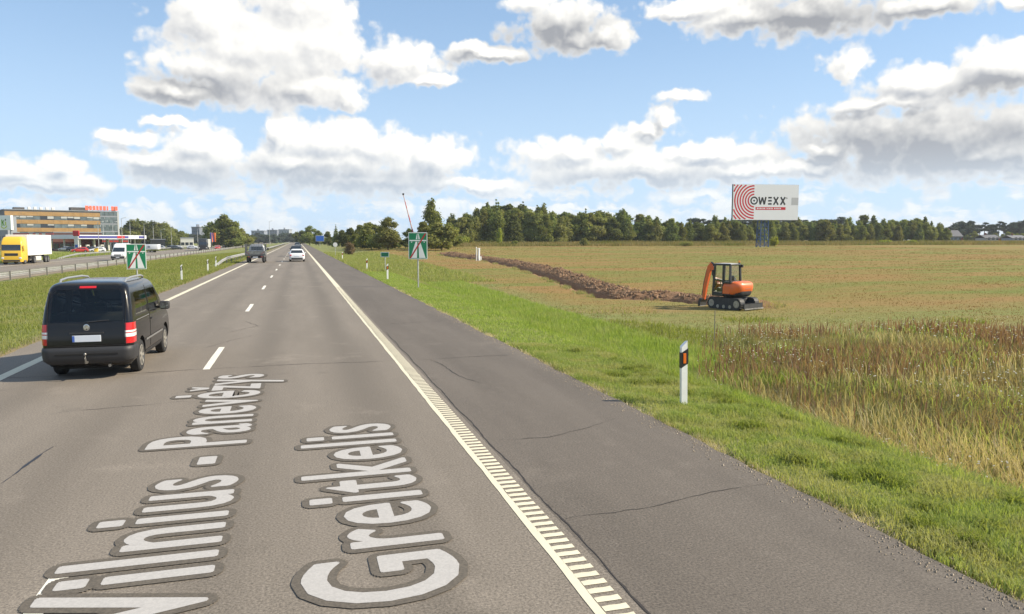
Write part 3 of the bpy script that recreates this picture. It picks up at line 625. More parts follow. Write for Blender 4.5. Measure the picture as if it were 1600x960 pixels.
def make_car(name, label, cat, loc, rz, paint, kind='hatch', group=None):
    t = empty(name, loc, rz, label, cat, group)
    SL = car_mesh_set(kind); k = SL[6][0]; top = SL[-3][0]
    m, S = loft(SL); body = m.build('body', [paint, M_dark], None, True)
    ax = (.72, 3.25) if kind == 'hatch' else (.80, 3.45); r = .30 if kind == 'hatch' else .34
    boolean(body, [MB().cyl((s * .5, y, r), (s * 1.1, y, r), r + .06, n=20).build('c', M_dark) for s in (-1, 1) for y in ax]); body.parent = t
    body.data.polygons.foreach_set('use_smooth', [True] * len(body.data.polygons)); body.data.set_sharp_from_angle(angle=R(35))
    rear_panel('rear_window', S, lambda z: np.interp(z, [k, top], [.70, .56]), (k + .04, top - .06), M_dglass, t, .006)
    rear_panel('windscreen', S, lambda z: np.interp(z, [k, top], [.72, .58]), (k + .04, top - .06), M_dglass, t, .006, True)
    for s in (-1, 1):
        side_panel('side_window', S, lambda z: (interp(S, z, 2) + .42, 1.72), (k + .03, top - .09), s, M_dglass, t, .005)
        side_panel('side_window', S, lambda z: (1.79, interp(S, z, 3) - .22), (k + .03, top - .09), s, M_dglass, t, .005)
        MB().box(s * .56 if s > 0 else -.80, s * .80 if s > 0 else -.56, -.012 + .02, .1, .66, .80, .02).build('tail_lamp', M_redl, t, True)
        MB().box(s * .50 if s > 0 else -.78, s * .78 if s > 0 else -.50, SL[3][3] - .22, SL[3][3] - .02, .60, .72, .02).build('headlight', M_whl, t, True)
        MB().box(s * .86 if s > 0 else -1.0, s * 1.0 if s > 0 else -.86, 2.6, 2.7, k - .02, k + .11, .03).build('wing_mirror', paint, t, True)
        for y in ax: wheel('wheel', t, (s * .755, y, r), r, .2, s, 6)
    MB().box(-.62, .62, -.018, .1, .26, .44, .02).build('bumper_insert', M_blackpl, t, True)
    MB().box(-.26, .26, -.016, .02, .58, .68, .004).build('number_plate', M_plate, t)
    MB().box(-.6, .6, .3, SL[3][3] - .3, .16, .22).build('underbody', M_dark, t)
    return t
P_white = mat('white_car_paint', (.74, .75, .77), .3, coat=.6); P_grey = mat('grey_car_paint', (.10, .11, .12), .3, coat=.6, metal=.3); P_red = mat('red_car_paint', (.45, .03, .025), .3, coat=.6)
P_silver = mat('silver_car_paint', (.42, .43, .44), .3, .5, coat=.5); P_blue = mat('blue_car_paint', (.04, .07, .16), .3, coat=.6); P_blk = mat('dark_car_paint', (.015, .016, .018), .3, coat=.6)
make_car('hatchback_car', 'white hatchback car driving ahead in the right lane', 'car', (-.12, 88, 0), 0, P_white, 'hatch')
make_car('dark_car', 'dark car driving directly in front of the white hatchback', 'car', (-.25, 116, 0), 0, P_blk, 'suv')
make_car('dark_car', 'dark sedan farther ahead in the line of traffic beyond the white hatchback', 'car', (.05, 178, 0), 0, P_grey, 'hatch')
make_car('dark_car', 'last tiny dark car in the line of traffic beyond the white hatchback', 'car', (-.1, 255, 0), 0, P_blk, 'suv')
def caged_truck(loc, rz):
    t = empty('pickup_truck', loc, rz, 'dark flatbed pickup truck with a wire cage of tall mesh sides on its bed', 'truck')
    gr = mat('truck_grey', (.075, .08, .085), .6, var=.3); wire = mat('cage_steel', (.16, .165, .16), .5, .5); ply = mat('bed_board', (.14, .15, .15), .7, var=.3)
    MB().box(-1.05, 1.05, .05, 3.4, .78, .90, .01).build('bed', gr, t)
    MB().box(-.42, .42, .1, 5.4, .5, .75).build('chassis', M_dark, t)
    for s in (-1, 1): MB().box(s * 1.03 - .02, s * 1.03 + .02, .05, 3.4, .9, 1.28, .005).build('side_board', ply, t)
    MB().box(-1.0, 1.0, .03, .07, .91, 1.27, .005).build('tailboard', ply, t)
    def frame(pts, nv, nh, nm):
        a, b, z0, z1 = pts; m = MB(); A = Vector(a); B = Vector(b)
        for i in range(nv + 1):
            p = A.lerp(B, i / nv); m.bar((p.x, p.y, z0), (p.x, p.y, z1), .03 if i in (0, nv) else .014)
        for j in range(nh + 1):
            z = z0 + (z1 - z0) * j / nh; m.bar((A.x, A.y, z), (B.x, B.y, z), .04 if j in (0, nh) else .014)
        m.build(nm, wire, t)
    frame(((-1.02, .06), (1.02, .06), 1.28, 2.02), 12, 5, 'cage_rear'); frame(((-1.03, .06), (-1.03, 3.38), 1.28, 2.02), 16, 5, 'cage_side'); frame(((1.03, .06), (1.03, 3.38), 1.28, 2.02), 16, 5, 'cage_side')
    frame(((-1.02, 3.38), (1.02, 3.38), .9, 2.02), 8, 6, 'cage_front')
    cm, CS = loft([(.55, .84, 3.5, 5.5, .1, .3), (.9, .90, 3.5, 5.55, .1, .35), (1.15, .90, 3.5, 5.4, .1, .35), (1.3, .87, 3.5, 5.2, .1, .3), (1.75, .78, 3.55, 4.85, .12, .25), (1.92, .70, 3.6, 4.6, .14, .25), (1.96, .55, 3.75, 4.4, .14, .25)]); c = cm.build('cab', P_silver, t, True)
    rear_panel('rear_window', CS, lambda z: .62, (1.35, 1.75), M_dglass, t, .006)
    for s in (-1, 1):
        l = MB().box(s * .66 - .12, s * .66 + .12, .0, .06, .62, .71, .01).build('tail_lamp', mat('dull_red_lamp', (.20, .02, .02), .3), t)
        MB().box(s * .78 - .12, s * .78 + .12, .35, .37, .2, .55).build('mudguard', M_blackpl, t)
        MB().box(s * 1.15 - .09, s * 1.15 + .09, 4.75, 4.85, 1.3, 1.6, .03).bar((s * .88, 4.8, 1.38), (s * 1.12, 4.8, 1.42), .03).build('wing_mirror', M_blackpl, t)
        for y in (.95, 4.8): wheel('wheel', t, (s * .82, y, .35), .35, .24, s, 6, mat('steel_rim', (.3, .3, .3), .5, .6))
        MB().prism([(s * .55, .92), (s * .62, .92), (s * .98, 1.22), (s * .91, 1.22)], 'y', .018, .028).build('hazard_stripe', mat('faded_red', (.20, .06, .06), .6), t)
    MB().box(-.26, .26, .02, .04, .56, .67).build('number_plate', M_plate, t)
    MB().bar((-.85, .06, .55), (.85, .06, .55), .08).build('under_run_bar', M_blackpl, t)
    return t
caged_truck((-4.45, 84.5, 0), 0)
def lorry(name, label, loc, rz, cabm, boxm, box_len=10.6, box_h=(1.15, 3.95), box_gap=2.35):
    t = empty(name, loc, rz, label, 'truck')            # local -y faces forward
    cm, S = loft([(.35, 1.15, .0, 2.2, .2, .05), (.6, 1.24, -.04, 2.2, .22, .05), (1.2, 1.25, -.04, 2.2, .2, .05), (1.7, 1.25, .0, 2.2, .2, .05), (2.6, 1.22, .12, 2.2, .2, .05), (3.1, 1.18, .3, 2.2, .22, .05), (3.55, 1.08, .62, 2.18, .25, .05), (3.7, .9, .95, 2.1, .25, .05)]); cm.build('cab', cabm, t, True)
    rear_panel('windscreen', S, lambda z: 1.10, (1.85, 2.62), M_dglass, t, .01); rear_panel('grille', S, lambda z: .78, (1.15, 1.50), M_blackpl, t, .012)
    MB().box(-.95, .95, -.055, -.02, .40, .62, .01).build('bumper_intake', M_blackpl, t)
    for s in (-1, 1):
        side_panel('side_window', S, lambda z: (.32, 1.1), (1.85, 2.5), s, M_dglass, t, .008)
        MB().box(s * 1.0 - .16, s * 1.0 + .16, -.06, .1, .75, .98, .03).build('headlight', M_whl, t, True)
        MB().box(s * 1.40 - .1, s * 1.40 + .1, .1, .25, 1.75, 2.5, .04).build('wing_mirror', cabm, t, True)
        for y in (1.2, 5.2, 10.2, 11.4): wheel('wheel', t, (s * 1.08, y, .5), .5, .3, s, 6, mat('steel_rim', (.3, .3, .3), .5, .6)) if y < box_gap + box_len else None
    b = MB().box(-1.27, 1.27, box_gap, box_gap + box_len, *box_h, .03).build('cargo_box', boxm, t)
    for y in np.arange(box_gap + .3, box_gap + box_len, 1.2): MB().box(1.272, 1.282, y, y + .05, box_h[0] + .05, box_h[1] - .05).build('side_rib', boxm, b)
    MB().box(-.4, .4, 2.0, box_gap + box_len - .5, .8, 1.13).build('chassis', M_dark, t)
    MB().box(-1.2, 1.2, 6.0, 8.2, .4, 1.0, .05).build('side_skirt', M_whl, t)
    return t
lorry('cargo_lorry', 'bright yellow articulated lorry cab pulling a long white box trailer', (-36.2, 111.5, -.76), R(1), mat('yellow_paint', (.78, .48, .035), .35, coat=.5), mat('white_trailer', (.80, .79, .74), .5, var=.06, vscale=2))
lorry('box_lorry', 'dark grey cab lorry with pale box coming down the opposite carriageway', (-27.3, 238, -.76), 0, mat('dark_cab', (.03, .035, .04), .4), mat('pale_box', (.45, .46, .44), .6), 7., (1.0, 3.5))
def delivery_van(loc, rz):
    t = empty('delivery_van', loc, rz, 'white high-roof delivery van with black bumper on the opposite carriageway', 'van')
    m, S = loft([(.30, .92, .0, 5.8, .25, .1), (.5, .98, -.05, 5.85, .3, .1), (.95, 1.0, -.04, 5.85, .3, .1), (1.15, .99, .15, 5.85, .3, .1), (1.35, .98, .85, 5.85, .25, .1), (1.9, .94, 1.3, 5.82, .22, .1), (2.4, .88, 1.75, 5.8, .25, .1), (2.62, .8, 2.0, 5.75, .3, .12), (2.7, .62, 2.3, 5.6, .3, .12)]); m.build('body', P_white, t, True)
    rear_panel('windscreen', S, lambda z: np.interp(z, [1.3, 2.2], [.86, .78]), (1.38, 2.05), M_dglass, t, .012)
    MB().box(-.97, .97, -.085, .12, .34, .72, .05).build('front_bumper', M_blackpl, t, True); MB().box(-.5, .5, -.075, .1, .78, .98, .03).build('grille', M_blackpl, t, True)
    for s in (-1, 1):
        MB().box(s * .78 - .14, s * .78 + .14, -.06, .2, .82, 1.02, .04).build('headlight', M_whl, t, True)
        side_panel('side_window', S, lambda z: (interp(S, z, 2) + .25, 2.3), (1.4, 1.95), s, M_dglass, t, .008)
        MB().box(s * 1.14 - .09, s * 1.14 + .09, 1.15, 1.3, 1.35, 1.75, .04).build('wing_mirror', M_blackpl, t, True)
        for y in (.95, 4.6): wheel('wheel', t, (s * .88, y, .35), .35, .22, s, 6)
    MB().box(-.26, .26, -.095, -.086, .46, .56).build('number_plate', M_plate, t)
    return t
delivery_van((-27.1, 128, -.76), 0)
# ------------------------------------------------------------------ roadside furniture
M_galv = mat('galvanised_steel', (.46, .46, .44), .5, .6, var=.15, vscale=3); M_postw = mat('white_plastic', (.78, .78, .75), .45, var=.06, vscale=6); M_refl = mat('orange_reflector', (.75, .16, .02), .2, coat=.5)
M_sgreen = mat('sign_green', (.006, .17, .075), .4, var=.1, vscale=3); M_swhite = mat('sign_white', (.66, .68, .68), .4, var=.05, vscale=3); M_sred = mat('sign_red', (.36, .018, .022), .4); M_sblue = mat('sign_blue', (.02, .10, .42), .4)
def g1(x, y): return float(gz(x, y))
def delineator(x, y, label, front=True, tilt=0.):
    t = empty('delineator_post', (x, y, g1(x, y) - .03), 0, label, 'road post', 'white delineator posts along the road')
    m = MB(); prof = [(-.06, -.02), (.06, -.02), (.045, .05), (-.045, .05)]
    n = 10
    def zt(z, px): return z + (px * .9 if z > .9 else 0)
    A = [m.bm.verts.new((px, py, 0)) for px, py in prof]; B = [m.bm.verts.new((px, py, zt(1.0, px))) for px, py in prof]
    m.bm.faces.new(A[::-1]); m.bm.faces.new(B)
    for i in range(4): m.bm.faces.new((A[i], A[(i + 1) % 4], B[(i + 1) % 4], B[i]))
    es = [e for e in m.bm.edges if abs(e.verts[0].co.z - e.verts[1].co.z) > .5]; bmesh.ops.bevel(m.bm, geom=es, offset=.01, segments=2, affect='EDGES')
    m.build('post', M_postw, t)
    # slanted black band wrapped round the post, 3 mm proud
    b = MB(); P2 = [(-.064, -.0235), (.064, -.0235), (.049, .0535), (-.049, .0535)]
    A = [b.bm.verts.new((px, py, .66 + px * .55)) for px, py in P2]; B = [b.bm.verts.new((px, py, .90 + px * .55)) for px, py in P2]
    b.bm.faces.new(A[::-1]); b.bm.faces.new(B)
    for i in range(4): b.bm.faces.new((A[i], A[(i + 1) % 4], B[(i + 1) % 4], B[i]))
    bo = b.build('black_band', mat('band_black', (.012, .012, .014), .5), t)
    MB().box(-.025, .025, -.029, -.0236, .70, .86, .004).build('reflector', M_refl if front else M_whl, bo)
    t.rotation_euler = (0, R(tilt), R(random.uniform(-5, 5))); return t
delineator(5.72, 10.1, 'white delineator post with black band nearest the paved shoulder crack beside the mown verge', tilt=-1.2)
delineator(5.5, 47.7, 'white delineator post a few metres beyond the right-hand motorway end sign')
delineator(5.5, 62.4, 'white delineator post beside the small green side sign')
delineator(5.4, 95.7, 'farthest white delineator post on the right verge, before the brown bush')
delineator(-7.1, 50.5, 'white delineator post on the median just past the left motorway end sign', False)
delineator(-7.1, 64.7, 'middle white delineator post on the median before the guardrail', False)
delineator(-7.5, 75.0, 'white delineator post on the median right at the guardrail end', False)
delineator(-41.2, 124, 'white delineator post across the opposite carriageway beside the yellow lorry', False)
def motorway_sign(x, y, label, rz=0, zb=1.0, s=1.):
    t = empty('motorway_end_sign', (x, y, g1(x, y) - .05), rz, label, 'road sign', 'end of motorway signs')
    w, h = .50 * s, 1.42 * s
    MB().tube([(0, .04, 0), (0, .04, zb + h - .1)], .038, 10).build('pole', M_galv, t, True)
    b = MB().box(-w, w, -.012, .0, zb, zb + h, .004).build('panel', M_swhite, t)
    MB().box(-w + .035, w - .035, -.0155, -.0125, zb + .035, zb + h - .035).build('green_field', M_sgreen, b)
    def poly(pts, nm, m_, d):
        MB().prism([(px * s, zb + pz * s) for px, pz in pts], 'y', -.0155 - d, -.0150 - d + .0005).build(nm, m_, b)
    for sg in (-1, 1):
        poly([(sg * .40, .06), (sg * .055, .06), (sg * .03, .93), (sg * .12, .93)], 'lane_mark', M_swhite, .003)
        poly([(sg * .105, 1.06), (sg * .03, 1.06), (sg * .02, 1.36), (sg * .045, 1.36)], 'lane_mark', M_swhite, .003)
        poly([(sg * .30, .93), (sg * .36, .93), (sg * .36, .87), (sg * .30, .90)], 'bridge_pier', M_swhite, .003)
    poly([(-.445, .96), (.445, .96), (.445, 1.02), (-.445, 1.02)], 'bridge_mark', M_swhite, .0035)
    poly([(-.455, .05), (-.37, .05), (.455, 1.37), (.37, 1.37)], 'red_bar', M_sred, .006)
    MB().box(-.42, .42, .0, .025, zb + .3, zb + .34).box(-.42, .42, .0, .025, zb + h - .34, zb + h - .3).build('bracket', M_galv, t)
    return t
motorway_sign(6.15, 39.2, 'green end of motorway sign on the right verge beside the field', R(-6), 1.6)
motorway_sign(-8.75, 45.8, 'green end of motorway sign on the median grass in front of the black van', R(5), .95)
def w_beam(path, label, post_step, post_side, zr=.75, name='guardrail', h=.31):
    t = empty(name, (path[0][0], path[0][1], path[0][2]), 0, label, 'guardrail', 'steel guardrails along the carriageways'); ox, oy, oz = path[0][:3]
    prof = [(-.0, -.155), (.03, -.13), (.075, -.10), (.075, -.055), (.01, -.02), (.01, .02), (.075, .055), (.075, .10), (.03, .13), (0., .155)]
    m = MB(); rings = []; n = len(path)
    for i, (x, y, z, top) in enumerate(path):
        a = Vector(path[max(0, i - 1)][:2]); b = Vector(path[min(n - 1, i + 1)][:2]); d = (b - a).normalized(); nx = Vector((d.y, -d.x)) * post_side
        rings.append([m.bm.verts.new((x - ox + nx.x * p, y - oy + nx.y * p, z - oz + top - .155 + q)) for p, q in prof])
    for a, b in zip(rings, rings[1:]):
        for k in range(len(prof) - 1): m.bm.faces.new((a[k], a[k + 1], b[k + 1], b[k]))
    m.build('beam', M_galv, t, False)
    L = 0; nxt = .3; pm = MB().box(-.05, .05, -.03, .03, -.3, 1, .0).mesh('post')
    for p, q in zip(path, path[1:]):
        sl = math.hypot(q[0] - p[0], q[1] - p[1])
        while nxt <= L + sl and p[1] < 420:
            f = (nxt - L) / sl; x, y, z, tp = [p[k] + (q[k] - p[k]) * f for k in range(4)]
            o = link('post', pm, mat('rail_post', (.20, .19, .17), .7, .3), t, (x - ox - post_side * .06, y - oy, z - oz)); o.scale = (1, 1, max(.15, tp + .04)); nxt += post_step
        L += sl
    return t
w_beam([(-22.6, 18 + 4 * k, -.80, .74) for k in range(12)] + [(-22.6, y, -.80, .74) for y in (66, 120, 200, 300, 450)], 'long steel guardrail with dark posts between the median grass and the opposite carriageway', 4.6, -1)
w_beam([(-7.9, 77.5, -.05, .08), (-7.75, 79.5, -.05, .28), (-7.6, 82, -.05, .52), (-7.4, 86, -.05, .72), (-7.2, 92, -.05, .76), (-7.0, 120, -.05, .76), (-6.8, 200, -.05, .76), (-6.75, 420, -.05, .76), (-6.75, 900, -.05, .76)], 'pale guardrail with sloping end starting beside the caged pickup truck', 4., 1)
w_beam([(-40.6, 146, -.85, .1), (-40.6, 152, -.85, .5), (-40.9, 160, -.85, .78), (-41.4, 200, -.85, .80), (-41.8, 420, -.85, .80)], 'pale guardrail beyond the opposite carriageway in front of the filling station', 4., 1)
# small signs on the right verge
def plain_sign(name, label, x, y, zc, w, h, m_, back=None, round_=False, lean=0, cat='road sign'):
    z0 = g1(x, y) - .05; t = empty(name, (x, y, z0), R(lean), label, cat); zc -= z0
    MB().tube([(0, .04, 0), (0, .04, zc + h * .3)], .035, 8).build('pole', M_galv, t, True)
    if round_:
        p = MB().cyl((0, 0, zc), (0, -.012, zc), w / 2, n=28).build('disc', M_swhite, t); MB().cyl((0, -.013, zc), (0, -.017, zc), w * .42, n=28).build('face', back or M_swhite, p)
    else:
        p = MB().box(-w / 2, w / 2, -.012, 0, zc - h / 2, zc + h / 2, .004).build('panel', M_swhite, t); MB().box(-w / 2 + .05, w / 2 - .05, -.0155, -.0125, zc - h / 2 + .05, zc + h / 2 - .05).build('face', m_, p)
    return t
plain_sign('side_sign', 'small dark green sign plate on a thin pole beside a delineator post', 6.9, 61.5, 1.28, .72, .42, M_sgreen, lean=-25)
plain_sign('round_sign', 'round white sign on a pole on the far right verge', 5.6, 118, 1.75, .68, .68, M_swhite, mat('sign_pale', (.62, .62, .60), .5), True)
plain_sign('direction_sign', 'large blue direction sign on the far right verge near the tree line', 6.4, 228, 2.9, 2.4, 1.7, M_sblue)
# white inspection pipes in the field
for i, (dx, hh, lab) in enumerate(((0, 1.9, 'tall thin white pipe standing by the dug soil'), (.42, 1.75, 'thick white pipe standing beside the tall thin one'), (.75, 1.3, 'short white pipe, lowest of the three by the dug soil'))):
    x, y = 24.2 + dx * 1.0, 101.5 + dx * .6; t = empty('standing_pipe', (x, y, g1(x, y) - .05), 0, lab, 'pipe', 'white pipes standing in the field')
    r = (.06, .17, .10)[i]; MB().cyl((0, 0, 0), (0, 0, hh), r, n=14).build('pipe', M_postw, t, True); MB().lathe([(r * 1.25, hh - .02), (r * 1.25, hh + .06), (r * .8, hh + .1)], axis='z', n=14).build('cap', M_postw, t, True)
# leaning crane boom behind the trees
cx_, cy_ = at(652, 165); t = empty('crane_boom', (cx_, cy_, g1(cx_, cy_)), 0, 'slender leaning red and white mast rising behind the roadside trees', 'mast')
rtv = Vector((math.cos(TH), -math.sin(TH), 0)); a_ = Vector((0, 0, 0)); b_ = -rtv * 3.0 + Vector((0, 0, 12.2))
for k in range(8): MB().cyl(a_.lerp(b_, k / 8), a_.lerp(b_, (k + 1) / 8), .19 - .014 * k, .176 - .014 * k, n=8).build('boom_section', mat('boom_red', (.50, .10, .07), .5) if k % 2 == 0 else mat('boom_pale', (.52, .36, .32), .5), t)
MB().box(b_.x - .2, b_.x + .2, b_.y - .15, b_.y + .15, b_.z - .1, b_.z + .3, .05).build('boom_head', M_blackpl, t)
MB().box(-.8, .8, -.8, .8, 0, .9, .05).build('base', mat('boom_red', (.5, .1, .07), .5), t)
# ------------------------------------------------------------------ billboard
def billboard():
    x, y = at(1195, 190); z = g1(x, y); yaw = -TH + R(8)
    t = empty('billboard', (x, y, z), yaw, 'large white billboard with red arcs and black lettering on a blue lattice tower', 'billboard')
    k = 17.8 / 892; zb, zt = 7.55 - z, 7.55 - z + 453 * k; W = 17.8 / 2
    frame = MB().box(-W, W, .05, .75, zb, zt, .03).build('board', mat('board_back', (.05, .075, .06), .6), t)
    MB().box(-W + .02, W - .02, .03, .052, zb + .02, zt - .02).build('sheet', mat('billboard_white', (.90, .90, .90), .5), frame)
    red = mat('billboard_red', (.62, .012, .03), .5); blk = mat('billboard_black', (.012, .012, .012), .5)
    X = lambda p: (p - 130) * k - W
    Z = lambda p: zt - (p - 105) * k
    cx, cz = X(415), Z(312); m = MB(); yf = .026
    for i in range(10):
        r0, r1 = (70 + 36 * i) * k, (70 + 36 * i + 19) * k
        for j in range(180):
            a0, a1 = 1.5708 + math.pi * j / 180, 1.5708 + math.pi * (j + 1) / 180
            q = [(cx + r * math.cos(a), cz + r * math.sin(a)) for r, a in ((r0, a0), (r1, a0), (r1, a1), (r0, a1))]
            if all(-W + .03 < p[0] and zb + .03 < p[1] < zt - .03 for p in q): m.bm.faces.new([m.bm.verts.new((p[0], yf, p[1])) for p in q])
    m.build('red_arcs', red, frame)
    lm = MB(); yl = .022
    def ring(r0, r1, n=40):
        for j in range(n):
            a0, a1 = 6.2832 * j / n, 6.2832 * (j + 1) / n; lm.bm.faces.new([lm.bm.verts.new((cx + r * math.cos(a), yl, cz + r * math.sin(a))) for r, a in ((r0, a0), (r1, a0), (r1, a1), (r0, a1))])
    ring(.0, 13 * k, 20); ring(33 * k, 52 * k)
    wh = MB(); [wh.bm.faces.new([wh.bm.verts.new((cx + 66 * k * math.cos(a), .0238, cz + 66 * k * math.sin(a))) for a in np.linspace(0, 6.2832, 41)[:-1]])]; wh.build('logo_ground', mat('billboard_white', (.90, .90, .90), .5), frame)
    def stroke(p, q, w=20):
        a = Vector((X(p[0]), 0, Z(p[1]))); b = Vector((X(q[0]), 0, Z(q[1]))); d = (b - a).normalized(); nn = Vector((-d.z, 0, d.x)) * w * k / 2
        lm.bm.faces.new([lm.bm.verts.new((v.x, yl - stroke.i * .0006, v.z)) for v in (a - nn, b - nn, b + nn, a + nn)]); stroke.i += 1
    stroke.i = 1
    for p, q in (((480, 264), (500, 360)), ((500, 360), (527, 270)), ((527, 270), (554, 360)), ((554, 360), (574, 264)), ((606, 273), (655, 273)), ((606, 312), (655, 312)), ((606, 352), (655, 352)),
                 ((682, 264), (742, 362)), ((742, 264), (682, 362)), ((778, 264), (836, 362)), ((836, 264), (778, 362))): stroke(p, q)
    for a in range(0, 360, 60): stroke((858 + 9 * math.cos(R(a)), 278 + 9 * math.sin(R(a))), (858 + 9 * math.cos(R(a + 60)), 278 + 9 * math.sin(R(a + 60))), 4)
    lm.build('lettering', blk, frame)
    bar = MB().box(X(437), X(847), .0225, .0245, Z(428), Z(393)).build('red_strip', red, frame)
    sm_ = MB(); px = 455
    for wch in (16, 12, 14, 10, 12, 15, 0, 12, 8, 14, 12, 10, 0, 15, 12, 11, 13, 12):
        if wch: sm_.box(X(px), X(px + wch), .0195, .0215, Z(418), Z(402))
        px += wch + 7 if wch else 12
    sm_.build('small_print', mat('billboard_white', (.90, .90, .90), .5), frame)
    MB().box(X(925), X(1020), .0225, .0245, Z(365), Z(270)).build('grey_square', mat('billboard_grey', (.55, .55, .55), .5), frame)
    blue = mat('tower_blue', (.035, .085, .20), .55, var=.2)
    h = zb + 6; s0, s1 = 1.15, .85
    for sx in (-1, 1):
        for sy in (-1, 1): MB().bar((sx * s0, 1.3 + sy * s0, -.3), (sx * s1, 1.3 + sy * s1, h), .18).build('tower_leg', blue, t)
    nb = 8
    for j in range(nb):
        z0, z1 = h * j / nb, h * (j + 1) / nb; w0 = s0 + (s1 - s0) * j / nb; w1 = s0 + (s1 - s0) * (j + 1) / nb; br = MB()
        for sx in (-1, 1):
            br.bar((sx * w0, 1.3 - w0, z0), (-sx * w1, 1.3 - w1, z1), .09); br.bar((sx * w0, 1.3 + w0, z0), (-sx * w1, 1.3 + w1, z1), .09); br.bar((w0 * sx, 1.3 - w0, z0), (w1 * sx, 1.3 + w1, z1), .09); br.bar((w0 * sx, 1.3 + w0, z0), (w1 * sx, 1.3 - w1, z1), .09)
        br.build('tower_brace', blue, t)
    for zz in (zb + 1, zb + 4, zb + 6): MB().bar((-W + .4, .95, zz), (W - .4, .95, zz), .3).build('crossbeam', blue, t)
    for px in (-1.3, 0, 1.3): MB().box(px - .6, px + .6, .7, 1.9, -.5, .12, .03).build('footing', mat('concrete', (.42, .40, .36), .9, var=.15), t) if px == 0 else None
billboard()
# ------------------------------------------------------------------ mini excavator
def excavator(x, y, heading):
    z = g1(x, y) + .02; t = empty('mini_excavator', (x, y, z), heading, 'orange mini excavator with a glazed black cab digging at the end of the trench', 'excavator')
    org = mat('excavator_orange', (.78, .140, .020), .42, coat=.25, c2=(.64, .14, .035), vscale=2.2); dk = mat('excavator_grey', (.035, .037, .040), .6, var=.3, vscale=5); blk = mat('cab_black', (.018, .019, .021), .4, coat=.4); gl = glass('cab_glass', (.78, .84, .82)); stl = mat('worn_steel', (.34, .33, .31), .4, .7, var=.25)
    for s in (-1, 1):                                                # tracks
        tr = MB(); pr_ = []
        for a in np.linspace(90, 270, 9): pr_.append((-.92 + .31 * math.cos(R(a)), .31 + .31 * math.sin(R(a))))
        for a in np.linspace(-90, 90, 9): pr_.append((.92 + .31 * math.cos(R(a)), .31 + .31 * math.sin(R(a))))
        tr.prism(pr_, 'x', s * .55, s * .97); tk = tr.build('track', dk, t)
        per = []
        for (a, b) in zip(pr_, pr_[1:] + pr_[:1]):
            L = math.hypot(b[0] - a[0], b[1] - a[1]); per += [(a[0] + (b[0] - a[0]) * f, a[1] + (b[1] - a[1]) * f, math.atan2(b[1] - a[1], b[0] - a[0])) for f in np.arange(0, 1, .11 / max(L, .11))]
        pads = MB()
        for (py, pz, an) in per: pads.box(s * .76 - .215, s * .76 + .215, -.03, .03, -.018, .018, M=Matrix.Translation((0, py, pz)) @ Matrix.Rotation(an, 4, 'X'))
        pads.build('track_pads', M_blackpl, tk)
        for yy in (-.92, .92): MB().cyl((s * .98, yy, .31), (s * 1.0, yy, .31), .2, n=16).build('sprocket', stl, tk)
        for yy in (-.45, 0, .45): MB().cyl((s * .975, yy, .14), (s * .99, yy, .14), .1, n=12).build('roller', stl, tk)
    MB().box(-.55, .55, -.7, .7, .25, .62, .05).cyl((0, 0, .6), (0, 0, .78), .45, n=20).build('undercarriage', dk, t)
    bl = MB().grid(lambda u, v: Vector((-.98 + 1.96 * u, -1.52 + .07 * (1 - (2 * v - 1) ** 2), .06 + .30 * v)), 6, 6); bl.box(-.98, .98, -1.50, -1.42, .06, .36, .01); bo = bl.build('dozer_blade', dk, t)
    MB().box(-.98, .98, -1.56, -1.525, .03, .10, .005).build('cutting_edge', stl, bo)
    for s in (-1, 1): MB().bar((s * .4, -1.44, .2), (s * .4, -.6, .35), .12).build('blade_arm', dk, bo)
    # house: rounded counterweight behind, lower skirt
    hm, HS = loft([(.76, .84, -.80, .14, .50, .05), (.84, .93, -.88, .16, .52, .05), (1.05, .97, -1.02, .16, .58, .05), (1.28, .97, -1.05, .14, .58, .05), (1.42, .93, -1.0, .10, .52, .05), (1.50, .85, -.88, .02, .44, .05), (1.54, .7, -.72, -.08, .3, .05)]); house = hm.build('engine_housing', org, t, True)
    km, KS = loft([(.70, .78, -.82, .5, .5, .1), (.75, .88, -.90, .5, .58, .1), (.88, .935, -.98, .3, .62, .1), (1.00, .94, -1.0, .1, .62, .1)]); km.build('counterweight_skirt', dk, t, True)
    MB().box(-.985, -.972, -.42, .10, .86, 1.28, .004).build('side_cover', org, house); MB().box(.25, .95, .17, .70, .80, 1.30, .06).build('tank_cover', org, house)
    MB().box(-.3, .3, -1.045, -1.03, 1.12, 1.30, .005).build('engine_badge', mat('badge_grey', (.30, .14, .12), .5), house)
    # cab on the left: four pillars, roof, sills, glass
    x0, x1, y0, y1, z0, z1 = -.96, .12, -.42, .86, 1.02, 2.44
    cabf = MB()
    P4 = {(0, 0): (x0 + .02, y0), (1, 0): (x1, y0), (0, 1): (x0 + .02, y1), (1, 1): (x1, y1)}
    for (i, j), (px, py) in P4.items(): cabf.bar((px, py, z0 - (.30 if j else -.42)), (px + (.04 if i == 0 else -.03), py + (.05 if j == 0 else -.10), z1), .11)
    for zz, ins in ((z0 - .26, 0),): cabf.bar((x0 + .02, .1, zz), (x0 + .02, y1, zz), .10)
    cabf.bar((x0 + .02, y0, 1.50), (x1, y0, 1.50), .14); cabf.bar((x0 + .02, y0, 1.48), (x0 + .02, .12, 1.48), .12); cabf.bar((x0 + .03, .12, z0 - .26), (x0 + .05, .12, z1), .10); cabf.bar((x0 + .02, y1, z0 - .2), (x1, y1, z0 - .2), .1); cabf.bar((x1, y0, 1.5), (x1, y1, 1.5), .12)
    cf = cabf.build('cab_frame', blk, t)
    rf = MB().box(x0 - .0, x1 + .02, y0 - .01, y1 - .04, z1 - .03, z1 + .07, .04, seg=3).build('cab_roof', blk, t, True)
